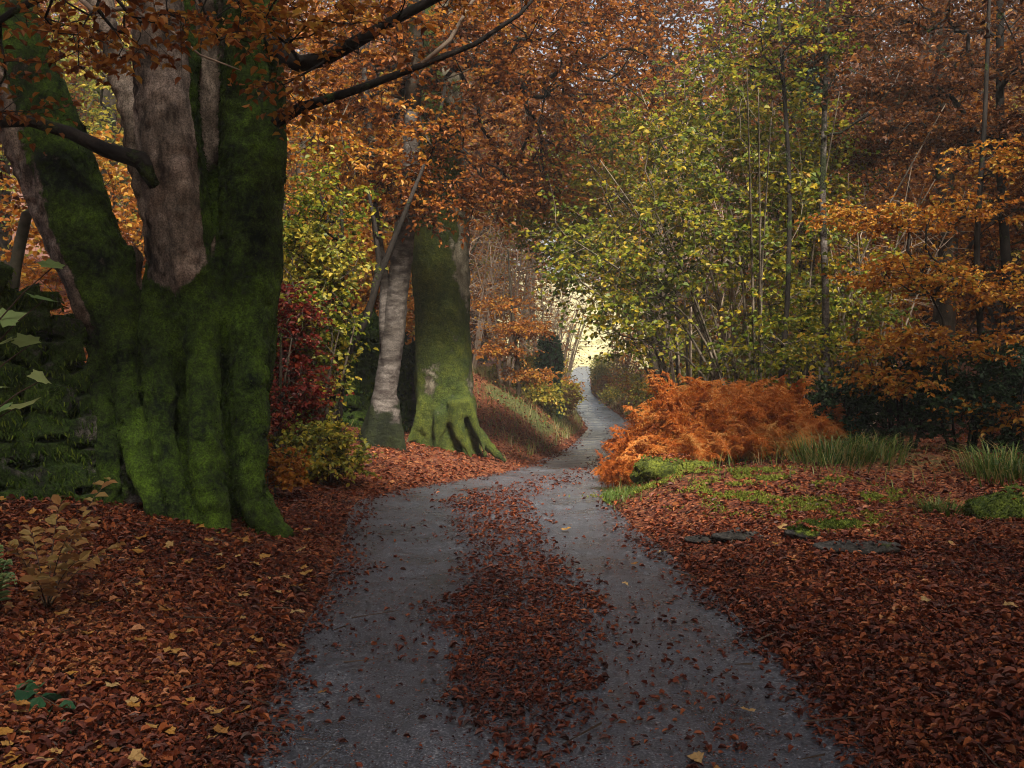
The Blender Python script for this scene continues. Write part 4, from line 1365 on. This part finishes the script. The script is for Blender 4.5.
# ================================================================== the bank and bend in the middle distance
b = gpt(522, 25)
tree('young_beech', 'small orange beech on the bank just right of the green mossy trunk', 'tree', b, pathpx([(520, 420), (518, 370), (512, 310), (508, 250)], 25), [.07, .06, .04, .02],
     [(at(520, 330, 24.5), (.8, .8, .18), 1), (at(500, 350, 24.3), (.6, .7, .15), .7), (at(530, 375, 24.5), (.6, .6, .12), .6), (at(505, 305, 25), (.6, .8, .2), .5)], 170, 'beech', 'bark_grey',
     gk=dict(seg=.35, rtip=.004, lift=.02), sk=dict(ntw=3, tl=.36, nl=7, size=.085, flat=.25))
b = gpt(548, 29)
st = thing('ivy_covered_stump', 'ivy covered broken stump on the sunny bank before the bend', 'stump', b)
V, Q, N = fused([(np.array([b + [0, 0, -.2], b + [0, 0, .8], b + [.05, 0, 1.5], b + [.02, 0, 2.0]]), [.36, .32, .34, .22], 12)], .06, .08, 6)
MB().add(V, Q, None, np.full(len(V), .6)).build('trunk', M['bark_dark'], st, b, True)
g = MB(); i = rng.choice(len(V), 1800)
leaves(g, V[i] + N[i] * .08 * rng.random((1800, 1)), rng.normal(size=(1800, 3)) * .7 + [0, 0, -.5], N[i] + rng.normal(size=(1800, 3)) * .6, .11, .095)
g.build('ivy', M['bramble'], st, b)
# bare pale thicket round the glow
tw_spots = [(505, 27, 4.2, 'bare pale brushwood right of the green mossy trunk'), (540, 33, 4.6, 'bare pale brushwood beside the hazy gap above the ivy stump'), (560, 41, 4.6, 'farther bare pale brushwood left of the hazy lane'), (556, 58, 6.5, 'tall bare pale brushwood far off at the left of the lane end'), (622, 62, 6.0, 'bare pale brushwood far off at the right of the lane end'), (470, 30, 5.0, 'bare pale brushwood behind the green mossy trunk')]
for i, (px, d, hh, lab) in enumerate(tw_spots):
    b = gpt(px, d)
    shrub('brushwood', lab, 'shrub', b, 10, hh, [(b + [0, 0, hh * .6], (1.5, 1.4, hh * .42), 1)], 150, 'gold', 'twig_pale', 'bare brushwood on the left bank', sk=dict(ntw=3, nl=2, size=.08, tl=.5, rt=.005), gk=dict(rtip=.006), r0=.035)

for px, d, hh, lab in [(690, 19.5, 6.0, 'bare pale brushwood with upright twigs behind the leaning hazel on the right'), (745, 17.0, 5.2, 'bare pale twigs standing among the right hand hazels'), (860, 15.5, 4.2, 'bare pale twigs right of the flaking pale trunk')]:
    b = gpt(px, d)
    shrub('brushwood', lab, 'shrub', b, 12, hh, [(b + [0, 0, hh * .6], (1.3, 1.0, hh * .42), 1)], 150, 'gold', 'twig_pale', 'bare brushwood on the right', sk=dict(ntw=3, nl=1, size=.07, tl=.5, rt=.004), gk=dict(rtip=.0045), r0=.022)
for i, (y_, u_, hh, lm) in enumerate([(28.5, -2.6, 1.0, 'yellow'), (27, -1.75, .7, 'yellow'), (31, -1.7, .8, 'tan'), (35, -1.65, .9, 'yellow'), (39.5, -1.7, 1.1, 'gold'), (44, -1.75, 1.0, 'yellow'), (49, -1.9, 1.4, 'gold'), (55, -2.0, 1.5, 'yellow'), (20.5, 1.7, 1.5, 'yellow'), (24.5, 1.6, 1.5, 'gold'), (29, 1.6, 1.6, 'yellow'), (34.5, 1.7, 1.7, 'yellow'), (40, 1.8, 1.6, 'gold'), (46, 1.9, 1.6, 'yellow'), (52, 2.2, 1.8, 'gold'), (62, 2.2, 2.2, 'yellow'), (66, -2.4, 2.4, 'gold'), (50, 1.25, .8, 'yellow'), (56, 1.3, .9, 'gold'), (60, 1.5, 1.0, 'yellow'), (65, 1.4, 1.1, 'yellow'), (70, 1.6, 1.2, 'yellow'), (74, 3.0, 1.8, 'gold'), (76, -1.7, 1.6, 'yellow'), (80, 1.7, 1.3, 'yellow'), (82, 4.5, 2.2, 'gold'), (86, -2.2, 1.8, 'gold'), (90, 2.4, 1.6, 'yellow')]):
    x_ = float(xc(y_)) + u_
    b = np.array([x_, y_, float(H(x_, y_))])
    shrub('wayside_shrub', ['low yellowing', 'low golden'][lm == 'gold'] + ' shrub at the ' + ('left' if u_ < 0 else 'right') + ' lip of the lane near its far bend', 'shrub', b, 5, hh, [(b + [0, 0, hh * .5], (hh * .6, hh * .7, hh * .45), 1)], 70, lm, 'bark_grey',
          ['yellowing', 'golden'][lm == 'gold'] + ' wayside shrubs ' + ('left' if u_ < 0 else 'right'), sk=dict(size=.10, ntw=3, nl=5, tl=.35), r0=.02)
# bank shrubs along the lane, right and left
lane = [('leafy_shrub', 'yellow green shrub arching over the lane where it narrows on the right', 21.5, 4.9, 3.6, 'hazel', 240), ('leafy_shrub', 'hazy yellow shrub on the right of the lane short of the bend', 29, 6.5, 3.8, 'yellow', 220),
        ('leafy_shrub', 'low faded yellow shrub on the left bank under the pale brushwood', 36, 1.0, 1.6, 'yellow', 140), ('leafy_shrub', 'small hazy shrub low at the right lip of the far lane', 40, 7.6, 3.6, 'yellow', 180),
        ('leafy_shrub', 'brown leaved shrub on the left bank behind the orange beech', 32, -1.4, 3.2, 'beech', 200), ('leafy_shrub', 'green shrub in shade behind the huge beech', 19, -5.0, 2.6, 'yellow', 220),
        ('leafy_shrub', 'dull gold shrub behind the ivy covered wall', 21.5, -3.0, 3.4, 'gold', 240), ('leafy_shrub', 'golden shrub seen between the stems of the huge beech', 17, -6.8, 4.2, 'gold', 280)]
for nm, lab, d, x_, hh, lm, nA in lane:
    b = np.array([x_, d, float(H(x_, d))])
    shrub(nm, lab, 'shrub', b, 8, hh, [(b + [0, 0, hh * .55], (hh * .42, hh * .42, hh * .45), 1)], nA, lm, 'bark_grey', sk=dict(size=.10, ntw=3, nl=7, tl=.42), r0=.03)

# ================================================================== the wood behind: real trees, copied
def proto(name, leafm, barkm, h, cw, nA, size, nl=8):
    o = np.zeros(3)
    t = thing(name, None, 'tree', o)
    wood, cr = MB(), MB()
    tk = np.array([[0, 0, -.4], [.1, 0, h * .35], [-.1, .1, h * .65], [.1, 0, h * .95]])
    spec = [((0, 0, h * .62), (cw, cw, h * .36), 1), ((cw * .4, 0, h * .42), (cw * .7, cw * .7, h * .2), .45), ((-cw * .4, .2, h * .48), (cw * .7, cw * .7, h * .2), .45), ((0, 0, h * .25), (cw * .7, cw * .7, h * .15), .3)]
    tips, dirs = grow(wood, tk, [.24, .2, .14, .05], blob(spec, nA), seg=.7, rtip=.008, start=.15, jit=.12)
    sprays(cr, None, tips, dirs, ntw=5, tl=.85, nl=nl, size=size * .75, flat=.4)
    wood.build('trunk', M[barkm], t, o, True)
    cr.build('crown', M[leafm], t, o)
    return t


protos = [proto('woodland_tree', 'beech', 'bark_grey', 11, 3.2, 330, .15), proto('woodland_tree', 'beech_dark', 'bark_dark', 12, 3.4, 330, .15),
          proto('woodland_tree', 'yellow', 'bark_grey', 9, 2.8, 300, .14), proto('woodland_tree', 'gold', 'bark_grey', 10, 3.0, 300, .15)]
kinds = ['orange', 'dark rust', 'yellow green', 'golden']
used = [False] * 4
zones = [('right', 'on the wooded slope right of the lane', 'trees on the wooded right slope'), ('left', 'in the wood left of the lane beyond the green trunk', 'trees in the left wood'), ('far', 'in the haze past the end of the lane', 'far hazy trees')]
prng = np.random.default_rng(5)
spots = []
for (zi, n, ya, yb, ua, ub) in [(0, 36, 17, 66, 6.2, 26), (1, 32, 19, 72, -24, -5.0), (2, 26, 84, 135, -30, 34)]:
    tries = 0
    mine = []
    while len(mine) < n and tries < 4000:
        tries += 1
        y_ = ya + (yb - ya) * prng.random() ** 1.2
        u_ = ua + (ub - ua) * prng.random()
        x_ = float(xc(y_)) + u_
        if zi == 2 and abs(u_) < 5 and y_ < 100:
            continue
        if y_ > 33 and -28 < x_ / y_ * 1000 < 100:
            continue
        if zi == 2 and abs(x_ - .062 * y_ - .6) < 11:
            continue
        if abs(x_) > .62 * y_ + 5:
            continue
        if any((x_ - q[0]) ** 2 + (y_ - q[1]) ** 2 < (2.3 if zi < 2 else 3.5) ** 2 for q in spots):
            continue
        mine.append((x_, y_)); spots.append((x_, y_))
        pk = [[.3, .4, .15, .15], [.3, .1, .3, .3], [.3, .15, .25, .3]][zi]
        kd = int(prng.choice(4, p=pk))
        lab = f'{kinds[kd]} leaved tree {zones[zi][1]}'
        loc = (x_, y_, float(H(x_, y_)))
        sc = (.75 + .5 * prng.random()) * (1 + .45 * float(sstep(24, 44, y_)) if zi < 2 else 1.35)
        if not used[kd]:
            r_ = protos[kd]; used[kd] = True
            r_.location = loc; r_.rotation_euler = (0, 0, prng.random() * 6.28); r_.scale = (sc,) * 3
            r_['label'] = lab; r_['group'] = f'{kinds[kd]} {zones[zi][2]}'
        else:
            dup(protos[kd], loc, prng.random() * 6.28, sc, lab, f'{kinds[kd]} {zones[zi][2]}')
for i, (x_, y_, kd, sc, lab) in enumerate([(-2.2, 31, 0, 1.5, 'tall orange tree on the left bank just behind the small orange beech'), (6.3, 39, 3, 1.5, 'tall golden tree whose crown meets the left wood high over the lane'), (-3.6, 46, 0, 1.55, 'tall orange tree on the left bank whose crown reaches over the far lane'), (9.5, 31, 1, 1.5, 'tall dark rust tree high behind the hazels on the right'), (-4.5, 36, 0, 1.5, 'tall orange tree high behind the green mossy trunk'), (7.8, 54, 3, 2.0, 'tallest golden tree far beyond the bend over the right of the lane'), (9.0, 48, 2, 1.6, 'tall yellow green tree far back behind the hazels')]):
    dup(protos[kd], (x_, y_, float(H(x_, y_))), i * 1.1, sc, lab, 'tall trees that close the lane')
# mostly unseen trees beside and behind the camera, added to shade the foreground
for i, (x_, y_, kd, sc) in enumerate([(-5.5, 2, 1, .95), (5.6, 1, 0, .95), (-2.6, -4.5, 1, 1.05), (3.2, -4.2, 0, 1.1), (6.5, -7, 1, 1.15), (-9, -3, 1, 1.1), (10, -2, 0, 1.1), (-8, 10.5, 1, 1.0), (10.8, 10.8, 1, 1.35), (13.2, 15.5, 1, 1.4), (9.5, 6, 1, 1.0), (.5, -11, 1, 1.1), (-8, -12, 0, 1.1), (9, -12, 1, 1.1)]):
    dup(protos[kd], (x_, y_, float(H(x_, y_))), i * 1.3, sc, 'mostly unseen tree added beside or behind the foreground of the lane to shade it', 'added shade trees around the viewpoint')

# ================================================================== the air
hz_m = bpy.data.materials.new('haze')
hz_m.use_nodes = True
nt = hz_m.node_tree
for n_ in list(nt.nodes):
    if n_.type != 'OUTPUT_MATERIAL':
        nt.nodes.remove(n_)
pv = nt.nodes.new('ShaderNodeVolumePrincipled')
pv.inputs['Color'].default_value = (.95, .93, .88, 1)
pv.inputs['Density'].default_value = HAZE
pv.inputs['Anisotropy'].default_value = .05
nt.links.new(pv.outputs[0], [n_ for n_ in nt.nodes if n_.type == 'OUTPUT_MATERIAL'][0].inputs['Volume'])
a0, a1 = np.array([-125, -48, -8.0]), np.array([145, 425, 64.0])
hv = np.array([[x, y, z] for x in (a0[0], a1[0]) for y in (a0[1], a1[1]) for z in (a0[2], a1[2])])
hb = MB().add(hv, [(0, 1, 3, 2), (4, 6, 7, 5), (0, 4, 5, 1), (2, 3, 7, 6), (0, 2, 6, 4), (1, 5, 7, 3)]).build('haze', hz_m)
tag(hb, kind='stuff')
